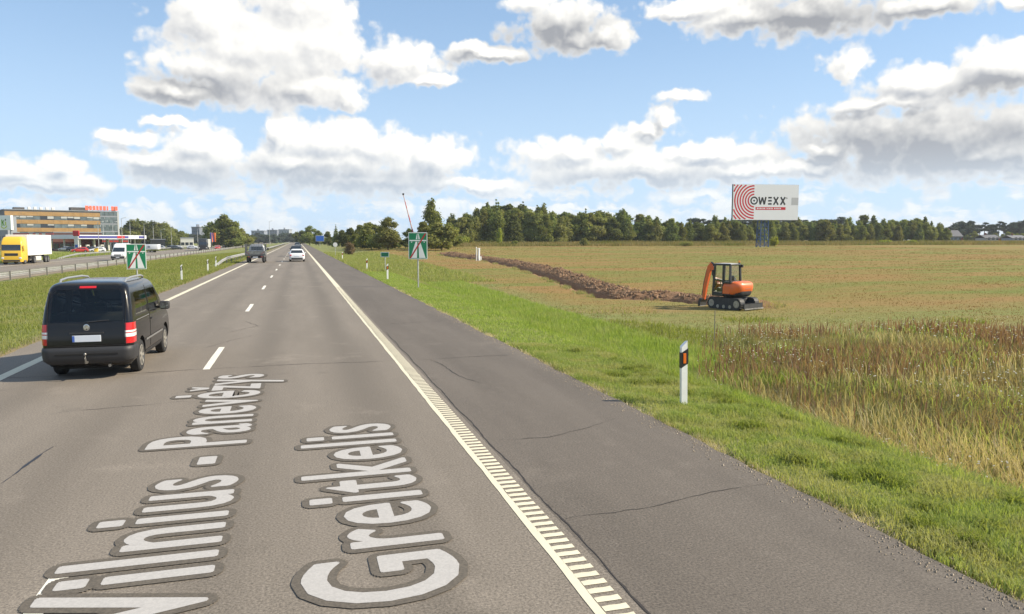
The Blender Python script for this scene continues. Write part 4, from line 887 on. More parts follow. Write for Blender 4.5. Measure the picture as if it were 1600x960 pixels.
    MB().box(x0 + .06, x1 - .05, y0 + .06, y1 - .12, z1 + .071, z1 + .09, .008).build('roof_panel', mat('roof_grey', (.50, .51, .50), .45), rf)
    MB().box(x0, x1, y0, y1, .78, .92, .02).build('cab_floor', dk, t)
    for nm, q in (('rear_window', ((x0 + .05, y0 + .01, 1.55), (x1 - .03, y0 + .01, 1.55), (x1 - .05, y0 + .05, z1 - .04), (x0 + .08, y0 + .05, z1 - .04))), ('front_window', ((x0 + .05, y1, .9), (x1 - .03, y1, .9), (x1 - .05, y1 - .10, z1 - .04), (x0 + .08, y1 - .10, z1 - .04))),
                  ('side_window', ((x0 + .02, y0 + .06, 1.54), (x0 + .02, .09, 1.54), (x0 + .05, .09, z1 - .04), (x0 + .05, y0 + .1, z1 - .04))), ('door_window', ((x0 + .02, .17, .84), (x0 + .02, y1 - .05, .84), (x0 + .05, y1 - .13, z1 - .04), (x0 + .05, .17, z1 - .04)))):
        m = MB(); m.bm.faces.new([m.bm.verts.new(p) for p in q]); m.build(nm, gl, cf)
    MB().box(-.68, -.20, -.22, -.08, 1.15, 1.85, .05).box(-.70, -.18, -.2, .35, 1.0, 1.18, .05).build('operator_seat', dk, t, True)
    MB().bar((-.72, .4, 1.1), (-.72, .45, 1.55), .05).bar((-.15, .4, 1.1), (-.15, .45, 1.55), .05).build('control_lever', dk, t)
    MB().box(-.50, -.32, y0 + .02, y0 + .03, 1.60, 1.74).build('sticker', M_postw, cf)
    bc = MB().cyl((x1 - .1, y0 + .06, z1 + .06), (x1 - .1, y0 + .06, z1 + .14), .05, n=10).build('beacon_base', M_blackpl, t)
    MB().cyl((x1 - .1, y0 + .06, z1 + .14), (x1 - .1, y0 + .06, z1 + .25), .06, .05, n=12).build('beacon_lens', mat('amber_lens', (.75, .25, .02), .2, coat=.5), bc)
    for px in (x0 + .1, x1 - .02): MB().box(px - .06, px + .06, y1 - .06, y1 + .08, z1 - .08, z1 + .05, .02).build('work_lamp', M_blackpl, t)
    MB().box(x1 + .02, x1 + .14, y0 - .1, y0 + .02, z1 - .14, z1 + .02, .02).build('work_lamp', M_blackpl, t)
    MB().bar((x0 - .1, y1 - .05, 1.95), (x0, y1 - .05, 2.0), .03).box(x0 - .2, x0 - .06, y1 - .08, y1 - .04, 1.85, 2.15, .015).build('mirror', M_blackpl, t)
    # boom (front centre right), dipper and bucket in the trench
    bx = -.05
    def slab(path, ws, th, nm, m_):
        b = MB(); n = len(path); up = []; dn = []
        for i, (py, pz) in enumerate(path):
            a = path[max(0, i - 1)]; c = path[min(n - 1, i + 1)]; d = Vector((c[0] - a[0], c[1] - a[1])).normalized(); nn = Vector((-d.y, d.x)) * ws[i] / 2
            up.append((py + nn.x, pz + nn.y)); dn.append((py - nn.x, pz - nn.y))
        b.prism(up + dn[::-1], 'x', bx - th / 2, bx + th / 2); es = list(b.bm.edges); bmesh.ops.bevel(b.bm, geom=es, offset=.012, segments=1, affect='EDGES'); return b.build(nm, m_, t)
    MB().box(bx - .22, bx + .22, .62, 1.02, .70, 1.12, .04).build('swing_bracket', dk, t)
    slab([(.92, .95), (1.1, 1.6), (1.40, 2.12), (1.76, 2.36)], [.24, .30, .32, .2], .22, 'boom', org)
    slab([(1.64, 2.50), (1.80, 2.28), (2.10, 1.1), (2.20, .38)], [.18, .28, .24, .15], .18, 'dipper_arm', org)
    MB().tube([(bx, 1.15, .95), (bx, 1.5, 1.55)], .06, 10).tube([(bx, 1.5, 1.55), (bx, 1.58, 2.1)], .035, 8).build('boom_cylinder', dk, t, True)
    MB().tube([(bx, 1.33, 2.35), (bx, 1.68, 2.54)], .06, 10).build('arm_cylinder', dk, t, True)
    MB().tube([(bx, 2.0, 2.12), (bx, 2.26, 1.2)], .055, 10).tube([(bx, 2.26, 1.2), (bx, 2.38, .62)], .032, 8).build('bucket_cylinder', dk, t, True)
    MB().tube([(bx + .14, .95, 1.1), (bx + .16, 1.15, 1.75), (bx + .16, 1.45, 2.3), (bx + .15, 1.8, 2.45), (bx + .13, 2.0, 1.9), (bx + .12, 2.12, 1.2)], .02, 6).build('hydraulic_hose', M_blackpl, t, True)
    bk = MB(); bp = [(2.30, .42), (2.52, .46), (2.62, .25), (2.60, -.05), (2.42, -.26), (2.16, -.30), (2.10, -.22), (2.34, -.14), (2.46, .02), (2.44, .22)]
    bk.prism([(a - .18, b) for a, b in bp], 'x', bx - .32, bx + .32); bko = bk.build('bucket', dk, t)
    for k in range(4): MB().box(bx - .29 + k * .17, bx - .22 + k * .17, 1.82, 1.96, -.31, -.26).build('bucket_tooth', stl, bko)
    return t
# heading: forward points left and away from the road view
fx = rtv * -.62 + Vector((math.sin(TH), math.cos(TH), 0)) * .785
ex = excavator(22.75, 35.1, math.atan2(-fx.x, fx.y)); ex.scale = (.86, .86, .97)
# leftover surveyor's stick near the excavator
sx_, sy_ = at(1120, 26.5); tag(MB().cyl((0, 0, -.1), (0, 0, 1.2), .015, n=6).build('survey_stake', mat('grey_wood', (.2, .18, .15), .8), None, False, (sx_, sy_, g1(sx_, sy_))), 'thin dark stake standing in the grass in front of the excavator', 'stake')
# ------------------------------------------------------------------ buildings and filling station across the highway
GL = -.85
def oriented(p, q):                           # origin at p, local x towards q
    d = Vector((q[0] - p[0], q[1] - p[1], 0)); return math.atan2(d.y, d.x), d.length
M_band = mat('bronze_cladding', (.32, .19, .068), .55, var=.12, vscale=.6); M_pane = mat('office_glass', (.11, .14, .145), .08, spec=.8, var=.35, vscale=.35); M_pane2 = mat('office_glass_dark', (.02, .025, .03), .06, spec=.8); M_frame = mat('window_frame', (.40, .41, .40), .5)
M_brick = mat('red_brown_wall', (.20, .055, .04), .75, var=.15, vscale=2); M_redp = mat('red_fascia', (.50, .055, .04), .5); M_wallw = mat('white_render', (.62, .61, .57), .7, var=.06); M_wallg = mat('grey_panel', (.22, .24, .27), .6, var=.08); M_tan = mat('tan_wall', (.36, .27, .19), .75, var=.1)
def hotel():
    p, q = at(10, 322), at(186, 352); rz, L = oriented(p, q); t = empty('office_building', (p[0], p[1], GL), rz, 'long bronze banded office building with ribbon windows and a glass corner', 'building'); H = 16.6; dep = 22
    MB().box(0, L, .25, dep, 0, H - .2).build('core_wall', mat('core_dark', (.10, .09, .08), .7), t)
    fl = H / 4.7; Lb = L * .83
    for k in range(5):
        z0 = k * fl - .15; z1 = z0 + fl * .50
        b = MB().box(-.1, Lb, -.05, .25, max(0, z0), z1, .02).build('cladding_band', M_band, t)
        for i in range(1, int(Lb / 6)): MB().box(i * 6 - .03, i * 6 + .03, -.06, -.052, max(0, z0) + .05, z1 - .05).build('panel_joint', mat('core_dark', (.1, .09, .08), .7), b)
        if k < 4:
            n = int(L / 2.6); zs, ze = z1, z0 + fl
            for i in range(n):
                x0, x1 = L * i / n + .06, L * (i + 1) / n - .06
                w = MB().box(x0, x1, .10, .24, zs + .05, ze - .05).build('window', M_pane2 if random.random() < .16 else M_pane, t)
                if random.random() < .5: MB().box(x0 + .05, x1 - .05, .075, .098, ze - .05 - random.uniform(.4, 1.2), ze - .1).build('blind', M_frame, w)
    for k in range(5):
        z0 = max(.1, k * fl - .15); MB().box(Lb, L, .02, .25, z0, z0 + fl * .18).build('spandrel', M_wallg, t)
        for i in range(4):
            MB().box(Lb + (L - Lb) * i / 4 + .08, Lb + (L - Lb) * (i + 1) / 4 - .08, .04, .24, z0 + fl * .2, min(H - .3, z0 + fl * .98)).build('window', M_pane, t)
    sd_ = MB().box(L, L + .3, .0, dep, 0, H - .3).build('glass_side', M_pane2, t)
    for i in range(8): MB().box(L + .3, L + .36, dep * i / 8, dep * i / 8 + .15, .1, H - .4).build('mullion', M_frame, sd_)
    for k in range(1, 5): MB().box(L + .3, L + .35, .1, dep, k * fl, k * fl + .2).build('transom', M_frame, sd_)
    MB().box(L - .35, L + .38, -.1, .0, 0, H - .1).build('corner_post', M_frame, t)
    MB().box(-.3, L + .4, -.1, dep, H - .2, H + .15, .05).build('roof', M_wallg, t)
    for x, w, h in ((4, 4, 1.0), (26, 7, 1.6), (44, .9, 2.2)): MB().box(x, x + w, 4, 8, H + .15, H + .15 + h).build('roof_unit', mat('vent_dark', (.08, .075, .07), .7), t)
    for k in range(5): MB().box(9 + 2.3 * k, 10.2 + 2.3 * k, 3, 4, H + .15, H + 1.4, .2).build('roof_cowl', M_wallw, t)
    d_ = MB().lathe([(.1, 0), (1.1, .8), (1.2, 1.2), (1.0, 1.0)], (34, 4, H + 1.0), 'z', 16).cyl((34, 4, H), (34, 4, H + 1.2), .1).build('satellite_dish', M_wallw, t)
    # red rooftop sign: block letters on a frame, too far away to read

    sg = MB().bar((L * .70, 1, H + .5), (L * .95, 1, H + .5), .12).build('sign_frame', mat('vent_dark', (.08, .075, .07), .7), t)
    sr = mat('rooftop_sign_red', (.85, .16, .09), .4); x = L * .70
    for w in (1.7, 1.4, 1.5, 1.3, 1.5, 1.6, 1.0, 0, 1.5, 1.6): 
        if w: MB().box(x, x + w - .35, .8, 1.0, H + .55, H + 2.5, .05).build('sign_letter', sr, sg)
        x += w or .9
    for i in range(5): MB().bar((L * (.71 + .055 * i), 1, H + .1), (L * (.71 + .055 * i), 1, H + .5), .12).build('sign_leg', mat('vent_dark', (.08, .075, .07), .7), t)
hotel()
def shed(name, label, cat, pa, pb, Da, Db, h, dep, wall, band=None, z0=GL, roofc=None, opening=None, group=None):
    p, q = at(pa, Da), at(pb, Db); rz, L = oriented(p, q); t = empty(name, (p[0], p[1], z0), rz, label, cat, group)
    MB().box(0, L, 0, dep, -.3, h).build('wall', wall, t)
    MB().box(-.15, L + .15, -.15, dep + .15, h, h + .25, .03).build('roof', roofc or M_wallg, t)
    if band: MB().box(-.05, L + .05, -.08, -.003, h - band[1], h - .02).build('fascia', band[0], t)
    if opening:
        n, zz0, zz1 = opening
        for i in range(n):
            w = MB().box(L * (i + .12) / n, L * (i + .88) / n, -.05, -.003, zz0, zz1).build('window', M_pane2, t); MB().box(L * (i + .10) / n, L * (i + .90) / n, -.06, -.052, zz0 - .12, zz0 - .02).build('sill', M_frame, w)
    return t, L
shed('supermarket', 'grey supermarket block at the far end of the row behind the yellow lorry', 'building', -90, 13, 335, 318, 13.5, 4, M_wallg, (mat('slate_blue', (.10, .13, .19), .6), 2.5), opening=(10, 3, 5))
t, L = shed('store_hall', 'dark red-brown hall with a red roof edge behind the yellow lorry', 'building', 20, 84, 262, 232, 5.6, 14, mat('dark_brown_wall', (.085, .045, .04), .7, var=.15), (M_redp, 1.0), opening=(6, .8, 3.2))
for i in range(3): MB().box(L * (.45 + .15 * i), L * (.53 + .15 * i), -.1, -.082, 4.8, 5.5).build('sign_panel', M_wallw, t)
t, L = shed('roadside_cafe', 'low cafe with red roof fascia and tan wall beside the tall red totem', 'building', 83, 120, 226, 224, 4.6, 10, M_brick, (mat('salmon_fascia', (.62, .20, .12), .6), 1.9), opening=(4, .6, 2.2))
MB().box(L * .7, L * .9, -.12, -.083, 3.4, 4.2).build('sign_panel', mat('rooftop_sign_red', (.85, .16, .09), .4), t)
# supermarket sign
def shop_sign():
    p, q = at(-14, 158), at(18.5, 155); rz, L = oriented(p, q); t = empty('shop_sign', (p[0], p[1], GL), rz, 'white shop sign panel with green and yellow letters above the yellow lorry', 'sign')
    zb = 4.55 + .85; h = 3.05
    MB().box(0, L, 0, .5, zb, zb + h, .05).build('panel', mat('sign_panel_white', (.78, .80, .78), .5), t)
    for x in (.5, L - .6): MB().box(x, x + .35, .1, .4, -.3, zb).build('leg', M_wallg, t)
    gr = mat('letter_green', (.16, .42, .02), .5); ye = mat('letter_lime', (.50, .58, .01), .5)
    m = MB(); x0 = L * .56; m.box(x0, x0 + .30, -.03, -.003, zb + .9, zb + 2.2); m.bar((x0 + .28, -.016, zb + 1.45), (x0 + .95, -.018, zb + 2.05), .024, .28, up=(0, -1, 0)); m.build('letter_k', gr, t)
    m = MB(); m.prism([(x0 + .30, zb + 1.55), (x0 + .55, zb + 1.62), (x0 + 1.05, zb + .92), (x0 + .75, zb + .88)], 'y', -.028, -.004); m.build('letter_k_leg', gr, t)
    MB().box(x0 + 1.25, x0 + 1.55, -.03, -.003, zb + .95, zb + 1.75).build('letter_i', ye, t); MB().cyl((x0 + 1.42, -.03, zb + 2.15), (x0 + 1.42, -.003, zb + 2.15), .2, n=14).build('letter_dot', mat('letter_dark', (.05, .08, .05), .5), t)
    m = MB()
    for j in range(12):
        a0, a1 = math.pi * (1.08 + .84 * j / 12), math.pi * (1.08 + .84 * (j + 1) / 12); c = (x0 + .75, zb + 1.05)
        m.bm.faces.new([m.bm.verts.new((c[0] + r * 1.15 * math.cos(a), -.02, c[1] + r * .75 * math.sin(a))) for r, a in ((.75, a0), (1.0, a0), (1.0, a1), (.75, a1))])
    m.build('smile', ye, t)
shop_sign()
# tall red totem, canopy of the filling station
x, y = at(119.5, 205); t = empty('totem_sign', (x, y, GL), TH * -1, 'tall white totem with red round top beside the low cafe', 'sign')
MB().box(-.55, .55, -.2, .2, -.2, 4.4, .03).build('column', M_wallw, t); MB().box(-.9, .9, -.25, .25, 4.4, 5.9, .2).build('red_head', mat('totem_red', (.42, .02, .03), .45), t); MB().box(-.4, .4, -.215, -.201, 1.2, 2.0).build('price_panel', M_sblue, t)
def canopy():
    p, q = at(122, 215), at(229, 236); rz, L = oriented(p, q); t = empty('fuel_canopy', (p[0], p[1], GL), rz, 'flat white filling station canopy with a blue stripe on slim columns', 'canopy')
    zc = 3.6
    MB().box(0, L, 0, 12, zc, zc + 1.15, .04).build('roof', mat('canopy_white', (.62, .64, .68), .5), t)
    MB().box(-.02, L * .72, -.04, -.003, zc + .25, zc + .9).build('blue_stripe', mat('stripe_blue', (.05, .05, .24), .5), t); MB().box(L * .55, L * .66, -.08, -.044, zc + .2, zc + .95).build('red_panel', mat('totem_red', (.42, .02, .03), .45), t)
    MB().box(L * .88, L * .965, -.04, -.003, zc + .25, zc + .9).build('blue_stripe', mat('stripe_blue', (.05, .05, .24), .5), t)
    for i in range(5):
        for yy in (2.5, 9.5): MB().box(L * (i + .5) / 5 - .18, L * (i + .5) / 5 + .18, yy - .18, yy + .18, -.2, zc).build('column', M_wallw, t)
    for i in range(4):
        x = L * (i + 1) / 5; pu = MB().box(x - .5, x + .5, 2.2, 2.8, 0, 1.9, .06).build('fuel_pump', M_wallw, t); MB().box(x - .35, x + .35, 2.17, 2.198, 1.0, 1.6).build('pump_screen', M_pane2, pu)
    return t
canopy()
shed('station_shop', 'dark glazed filling station shop behind the canopy columns', 'building', 126, 200, 240, 246, 3.2, 8, M_wallg, (M_redp, .6), opening=(8, .3, 2.4))
shed('dark_pavilion', 'small black pavilion right of the filling station canopy', 'building', 236, 258, 250, 252, 3.4, 6, mat('pavilion_black', (.02, .022, .026), .5), opening=(3, .6, 2.2))
shed('white_kiosk', 'white kiosk among the parked cars in front of far trees', 'building', 282, 302, 330, 332, 4.2, 6, M_wallw, (M_frame, .5), opening=(3, 1, 2.2))
# white trailer and parked things
x, y = at(232, 190); t = empty('box_trailer', (x, y, GL), -TH + R(8), 'plain white box trailer parked behind the left motorway end sign', 'trailer')
MB().box(-1.7, 2.2, 0, 2.3, .9, 2.2, .06).build('box', P_white, t, True); MB().bar((-2.8, 1.1, .6), (2.0, 1.1, .6), .14).build('drawbar', M_dark, t)
for s in (-1, 1):
    for dx in (-.1, .7): wheel('wheel', t, (dx, 1.15 + s * 1.05, .33), .33, .2, s, 5).rotation_euler = (0, 0, R(90))
MB().box(-.3, .3, -.02, -.003, 1.3, 1.8).build('door_mark', M_wallg, t)
# lamp columns
def lamp(px, D, h, label, two=False):
    x, y = at(px, D); t = empty('lamp_post', (x, y, GL), -TH, label, 'lamp post', 'lamp posts around the filling station')
    MB().tube([(0, 0, -.2), (0, 0, h)], [.11, .06], 8).build('pole', M_galv, t, True); MB().tube([(0, 0, h - .1), (.5, 0, h + .15), (1.1, 0, h + .2)], .045, 6).build('arm', M_galv, t, True); MB().box(.8, 1.5, -.15, .15, h + .14, h + .28, .04).build('lamp_head', M_wallw, t)
LL = 'slim grey lamp post standing around the filling station forecourt'
for px, D, h in ((154, 205, 8.2), (162, 232, 9), (177, 240, 9), (191, 215, 9.5), (204, 240, 9.5), (226, 235, 8.5), (240, 260, 9), (252, 270, 7), (268, 280, 7.5)): lamp(px, D, h, LL)
lamp(421.5, 330, 11.5, 'lone tall lamp post beside the highway in front of the far apartment blocks')
lamp(309, 250, 7, 'slim lamp post near the dark lorry on the opposite carriageway')
# parked and moving cars in the distance
FAR = [(258, 250, P_silver, 'silver hatchback parked first in the row by the black pavilion'), (266, 252, P_grey, 'grey car parked second in the row by the black pavilion'), (274, 256, P_blue, 'blue car parked in the middle of the row by the black pavilion'), (284, 258, P_silver, 'silver car parked beside the white kiosk'), (292, 262, P_white, 'white car parked beside the white kiosk'),
       (247, 246, P_red, 'dark red car parked next to the black pavilion'), (138, 196, P_red, 'red-brown car standing by the totem'), (131, 205, P_blk, 'black car standing by the cafe'), (156, 205, P_blk, 'black car under the filling station canopy'), (165, 200, P_white, 'white car under the filling station canopy'), (104, 212, P_blk, 'dark car parked in front of the low cafe'), (111, 214, P_silver, 'silver car parked in front of the low cafe')]
proto = {}
def far_car(px, D, paint, label, rz, z=GL, grp='cars parked around the filling station', nm='parked_car', kind='hatch', xy=None):
    key = (paint.name, kind); x, y = xy or at(px, D)
    if key in proto:
        o = copy_tree(proto[key]); tag(o, label, 'car', grp)
    else:
        o = make_car(nm, label, 'car', (0, 0, 0), 0, paint, kind, grp); proto[key] = o
    o.location = (x, y, z); o.rotation_euler = (0, 0, rz); o.name = nm; return o
for i, (px, D, p, l) in enumerate(FAR): far_car(px, D, p, l, R(100 + 160 * (i % 3)))
far_car(0, 0, P_red, 'red car driving on the opposite carriageway behind the dark lorry', R(180), -.76, 'cars on the opposite carriageway', 'moving_car', xy=(-25.9, 268))
far_car(0, 0, P_white, 'white car driving on the opposite carriageway behind the red car', R(180), -.76, 'cars on the opposite carriageway', 'moving_car', 'suv', xy=(-27.2, 330))
far_car(0, 0, P_grey, 'grey car driving far off on the opposite carriageway', R(180), -.76, 'cars on the opposite carriageway', 'moving_car', xy=(-30.5, 345))
far_car(0, 0, P_white, 'white car farthest off on the opposite carriageway', R(180), -.76, 'cars on the opposite carriageway', 'moving_car', 'suv', xy=(-26.4, 420))
# flags and yellow box at the forecourt
x, y = at(149.5, 188); t = empty('grit_bin', (x, y, GL), 0, 'small yellow bin on the grass before the forecourt', 'bin'); MB().box(-.45, .45, -.3, .3, 0, .95, .06).build('tub', mat('bin_yellow', (.75, .50, .03), .5), t, True); MB().box(-.5, .5, -.35, .35, .96, 1.12, .05).build('lid', mat('bin_yellow', (.75, .5, .03), .5), t, True)
for px, c, l in ((328.5, mat('flag_blue', (.05, .10, .5), .7), 'blue banner flag on a pole beside the dark lorry'), (331, mat('flag_orange', (.8, .2, .05), .7), 'orange banner flag on a pole beside the dark lorry')):
    x, y = at(px, 260); t = empty('banner_flag', (x, y, GL), 0, l, 'flag'); MB().tube([(0, 0, 0), (0, 0, 6)], .05, 6).build('pole', M_galv, t); MB().grid(lambda u, v: Vector((.05 + 1.3 * u, .12 * math.sin(5 * u + v), 2.6 + 3.2 * v)), 6, 4).build('cloth', c, t)
# ------------------------------------------------------------------ far apartment blocks at the end of the road
def block(pa, pb, D, h, label, m_):
    p, q = at(pa, D), at(pb, D); rz, L = oriented(p, q); t = empty('apartment_block', (p[0], p[1], -1), rz, label, 'building', 'far apartment blocks')
    MB().box(0, L, 0, 14, -2, h).build('wall', m_, t); MB().box(-.4, L + .4, -.4, 14.4, h, h + .8).build('roof', mat('block_roof', (.16, .17, .19), .8), t); MB().box(L * .4, L * .5, 4, 9, h + .8, h + 3.2).build('lift_house', m_, t)
    n = max(4, int(L / 7)); k = int(h / 3.2)
    for j in range(k):
        for i in range(n): MB().box(L * (i + .25) / n, L * (i + .75) / n, -.06, -.004, j * 3.2 + 1.0, j * 3.2 + 2.5).build('window', mat('far_pane', (.06, .075, .09), .3), t)
block(393, 413, 1150, 17, 'left pale grey apartment block far off at the end of the road', mat('block_haze_blue', (.20, .23, .28), .8)); block(418, 433, 1250, 19.5, 'middle darker apartment block far off at the end of the road', mat('block_haze_dark', (.15, .17, .21), .8)); block(436, 452, 1050, 17.5, 'right pale apartment block far off beside the distant trees', mat('block_haze_pale', (.30, .33, .36), .8))  # bluish wall tints: distance haze put into the base colour
block(300, 312, 700, 15, 'dark blue-grey block behind the big tree across the highway', mat('block_haze_dark', (.15, .17, .21), .8))
# houses beyond the field
def house(pa, pb, D, zb, h, roofh, label, wall, roof):
    p, q = at(pa, D), at(pb, D); rz, L = oriented(p, q); t = empty('farm_house', (p[0], p[1], zb), rz, label, 'house', 'houses beyond the field')
    MB().box(0, L, 0, 8, -1, h).build('wall', wall, t)
    r = MB(); r.prism([(-.5, h), (4, h + roofh), (8.5, h), (8.4, h - .15), (4, h + roofh - .2), (-.4, h - .15)], 'x', -.4, L + .4); ro = r.build('roof', roof, t); MB().box(L * .3, L * .3 + .6, 3.6, 4.2, h + roofh * .8, h + roofh + .9).build('chimney', M_brick, ro)
    for i in range(3): w = MB().box(L * (.15 + .3 * i), L * (.15 + .3 * i) + 1.2, -.05, -.004, .9, 2.2).build('window', M_pane2, t); MB().box(L * (.15 + .3 * i) - .1, L * (.15 + .3 * i) + 1.3, -.08, -.054, .72, .84).build('sill', M_frame, w)
    dr = MB().box(L * .9, L * .9 + 1.0, -.05, -.004, 0, 2.1).build('door', M_brick, t)
house(1482, 1503, 330, 1.4, 2.6, 2.8, 'grey house half hidden by the end of the wood beyond the field', mat('house_grey', (.24, .27, .34), .8), mat('house_roof', (.12, .12, .13), .8))
house(1540, 1562, 350, 1.5, 1.8, 1.6, 'low white-gabled house beyond the field under the dark pines', mat('house_pale', (.34, .34, .33), .8), mat('house_roof', (.12, .12, .13), .8))
house(1582, 1604, 350, 1.5, 1.8, 1.4, 'low grey farm shed beyond the field under the dark pines', mat('house_grey', (.24, .27, .34), .8), mat('house_roof2', (.17, .17, .18), .8))
# ------------------------------------------------------------------ trees: tapered trunk, limbs, crown of leaf-sized faces
M_bark = mat('bark', (.10, .08, .06), .9, var=.3, vscale=4); M_birch = mat('birch_bark', (.42, .40, .36), .8, var=.35, vscale=3)
def leaves(centres, radii, n, size, seed, flat=.0):
    r = np.random.default_rng(seed); C = np.array(centres); Ra = np.array(radii); w = (Ra.mean(1) ** 2.2); w /= w.sum()
    k = r.choice(len(C), n, p=w); d = r.normal(size=(n, 3)); d /= np.linalg.norm(d, axis=1)[:, None]
    rad = r.random(n) ** .38 * (1 + .18 * r.normal(size=n)); P = C[k] + d * Ra[k] * rad[:, None]
    nv = d + r.normal(size=(n, 3)) * .75; nv[:, 2] += .35; nv /= np.linalg.norm(nv, axis=1)[:, None]
    a = np.cross(nv, r.normal(size=(n, 3))); a /= np.linalg.norm(a, axis=1)[:, None]; b = np.cross(nv, a)
    s = size * (.6 + .8 * r.random(n)); a = a * s[:, None]; b = b * s[:, None] * (.45 + .3 * r.random(n))[:, None]
    V = np.stack([P - a, P - b * .9 + a * .1, P + a, P + b * .9 - a * .1], 1).reshape(-1, 3); F = np.arange(4 * n).reshape(n, 4)
    cl = r.random(len(C))[k] * .7 + r.random(n) * .5
    return V, F, np.repeat(np.clip(cl, 0, 1), 4)
def tree_variant(kind, seed, h, n=5200, size=.24, w=None):
    r = random.Random(seed); C = []; Rd = []; limbs = []
    if kind == 'broad':
        w = w or h * .34
        for i in range(22):
            f = r.random(); z = h * (.12 + .80 * f); prof = math.sin(math.pi * min(1, (.12 + .88 * f)) ** .8) ** .7
            a = r.random() * 6.28; q = w * prof * r.uniform(.25, .85); s = w * r.uniform(.24, .46) * (.6 + .5 * prof)
            C.append((q * math.cos(a), q * math.sin(a), z)); Rd.append((s, s, s * r.uniform(.7, 1.0)))
    elif kind == 'slim':
        w = w or h * .24
        for i in range(22):
            f = i / 21; z = h * (.08 + .90 * f); prof = (1 - f) ** .6 * (.75 + .5 * r.random()) + .12
            a = r.random() * 6.28; q = w * prof * r.uniform(.1, .6); s = w * prof * r.uniform(.45, .75)
            C.append((q * math.cos(a), q * math.sin(a), z)); Rd.append((s, s, s * r.uniform(1.0, 1.7)))
    elif kind == 'conifer':
        w = w or h * .20
        for i in range(14):
            f = i / 13; z = h * (.07 + .90 * f)
            for j in range(5 if f < .8 else 2):
                a = j * 1.257 + r.random() * 1.2; pr_ = (1 - f) * r.uniform(.6, 1.05) + .04; q = w * pr_ * .62; s = w * pr_ * .42 + .12
                C.append((q * math.cos(a), q * math.sin(a), z)); Rd.append((s, s, s * .5 + .1))
    elif kind == 'pine':
        w = w or h * .22
        for i in range(12):
            f = r.random(); z = h * (.55 + .42 * f); a = r.random() * 6.28; q = w * (1.05 - .7 * f) * r.uniform(.2, .8); s = w * r.uniform(.3, .5)
            C.append((q * math.cos(a), q * math.sin(a), z)); Rd.append((s, s, s * .55))
    elif kind == 'bush':
        w = w or h * .7
        for i in range(12):
            a = r.random() * 6.28; q = w * r.uniform(0, .65); s = w * r.uniform(.3, .5); C.append((q * math.cos(a), q * math.sin(a), h * r.uniform(.22, .68))); Rd.append((s, s, s * .8))
    V, F, A = leaves(C, Rd, n, size, seed); keep = V.reshape(-1, 4, 3)[:, :, 2].min(1) > .05
    V = V.reshape(-1, 4, 3)[keep].reshape(-1, 3); A = A.reshape(-1, 4)[keep].ravel(); F = np.arange(len(V)).reshape(-1, 4)
    crown = raw_mesh('crown', V, F, {'rnd': A})
    m = MB(); tr = h * .016 + .03; top = h * (.55 if kind in ('bush', 'broad') else .9)
    m.tube([(r.uniform(-.1, .1) * i * .4, r.uniform(-.1, .1) * i * .4, -.4 + (top + .4) * i / 5) for i in range(6)], [tr * (1.35 - .22 * i) for i in range(6)], 7)
    for c in C[::2]:
        z0 = max(.3, min(top * .9, c[2] - .25 * math.hypot(c[0], c[1]) - .3)); e = (c[0] * .85, c[1] * .85, c[2]); mid = (c[0] * .45, c[1] * .45, (z0 + c[2]) / 2 - .05)
        m.tube([(0, 0, z0), mid, e], [tr * .42, tr * .28, tr * .1], 5)
    return m.mesh('trunk', True), crown, float(np.percentile(V[:, 2], 99.6))
LM = {'dark': leaf_mat('leaf_dark', (.118, .146, .050), (.195, .220, .080), .38, .3), 'mid': leaf_mat('leaf_mid', (.160, .186, .054), (.255, .272, .095), .42, .3), 'olive': leaf_mat('leaf_olive', (.195, .205, .066), (.290, .290, .110), .42, .3),
      'pine': leaf_mat('leaf_pine', (.060, .080, .062), (.100, .125, .092), .2, .3), 'lime': leaf_mat('leaf_lime', (.24, .27, .045), (.36, .37, .075), .4, .5), 'rust': leaf_mat('leaf_rust', (.12, .085, .050), (.20, .145, .090), .3, .8)}
VAR = {}
for k, kind, n_, hs, cnt in (('broad', 'broad', 4, (9, 10.5, 8.5, 11), 8500), ('slim', 'slim', 4, (10, 11.5, 12.5, 9), 7500), ('conifer', 'conifer', 2, (12, 9.5), 5200), ('pine', 'pine', 3, (14, 15, 13), 3600), ('bush', 'bush', 3, (2.6, 3.4, 2.0), 2200)):
    VAR[k] = [tree_variant(kind, 100 + 17 * i + 7 * len(k), hs[i], cnt, .26 if k != 'bush' else .14) for i in range(n_)]
VCACHE = {}
def plant_tree(name, k, x, y, z, h, lm, label, cat, group=None, vi=None, wide=1., bark=None):
    vi = random.randrange(len(VAR[k])) if vi is None else vi % len(VAR[k]); tm, cm, h0 = VAR[k][vi]; key = (k, vi, lm)
    if key not in VCACHE:
        a, b = tm.copy(), cm.copy(); a.materials.append(bark or M_bark); b.materials.append(LM[lm]); VCACHE[key] = (a, b)
    a, b = VCACHE[key]; t = empty(name, (x, y, z - .1), random.uniform(0, 6.28), label, cat, group); s = h / h0; t.scale = (s * wide, s * wide, s)
    link('trunk', a, None, t); link('crown', b, None, t); return t
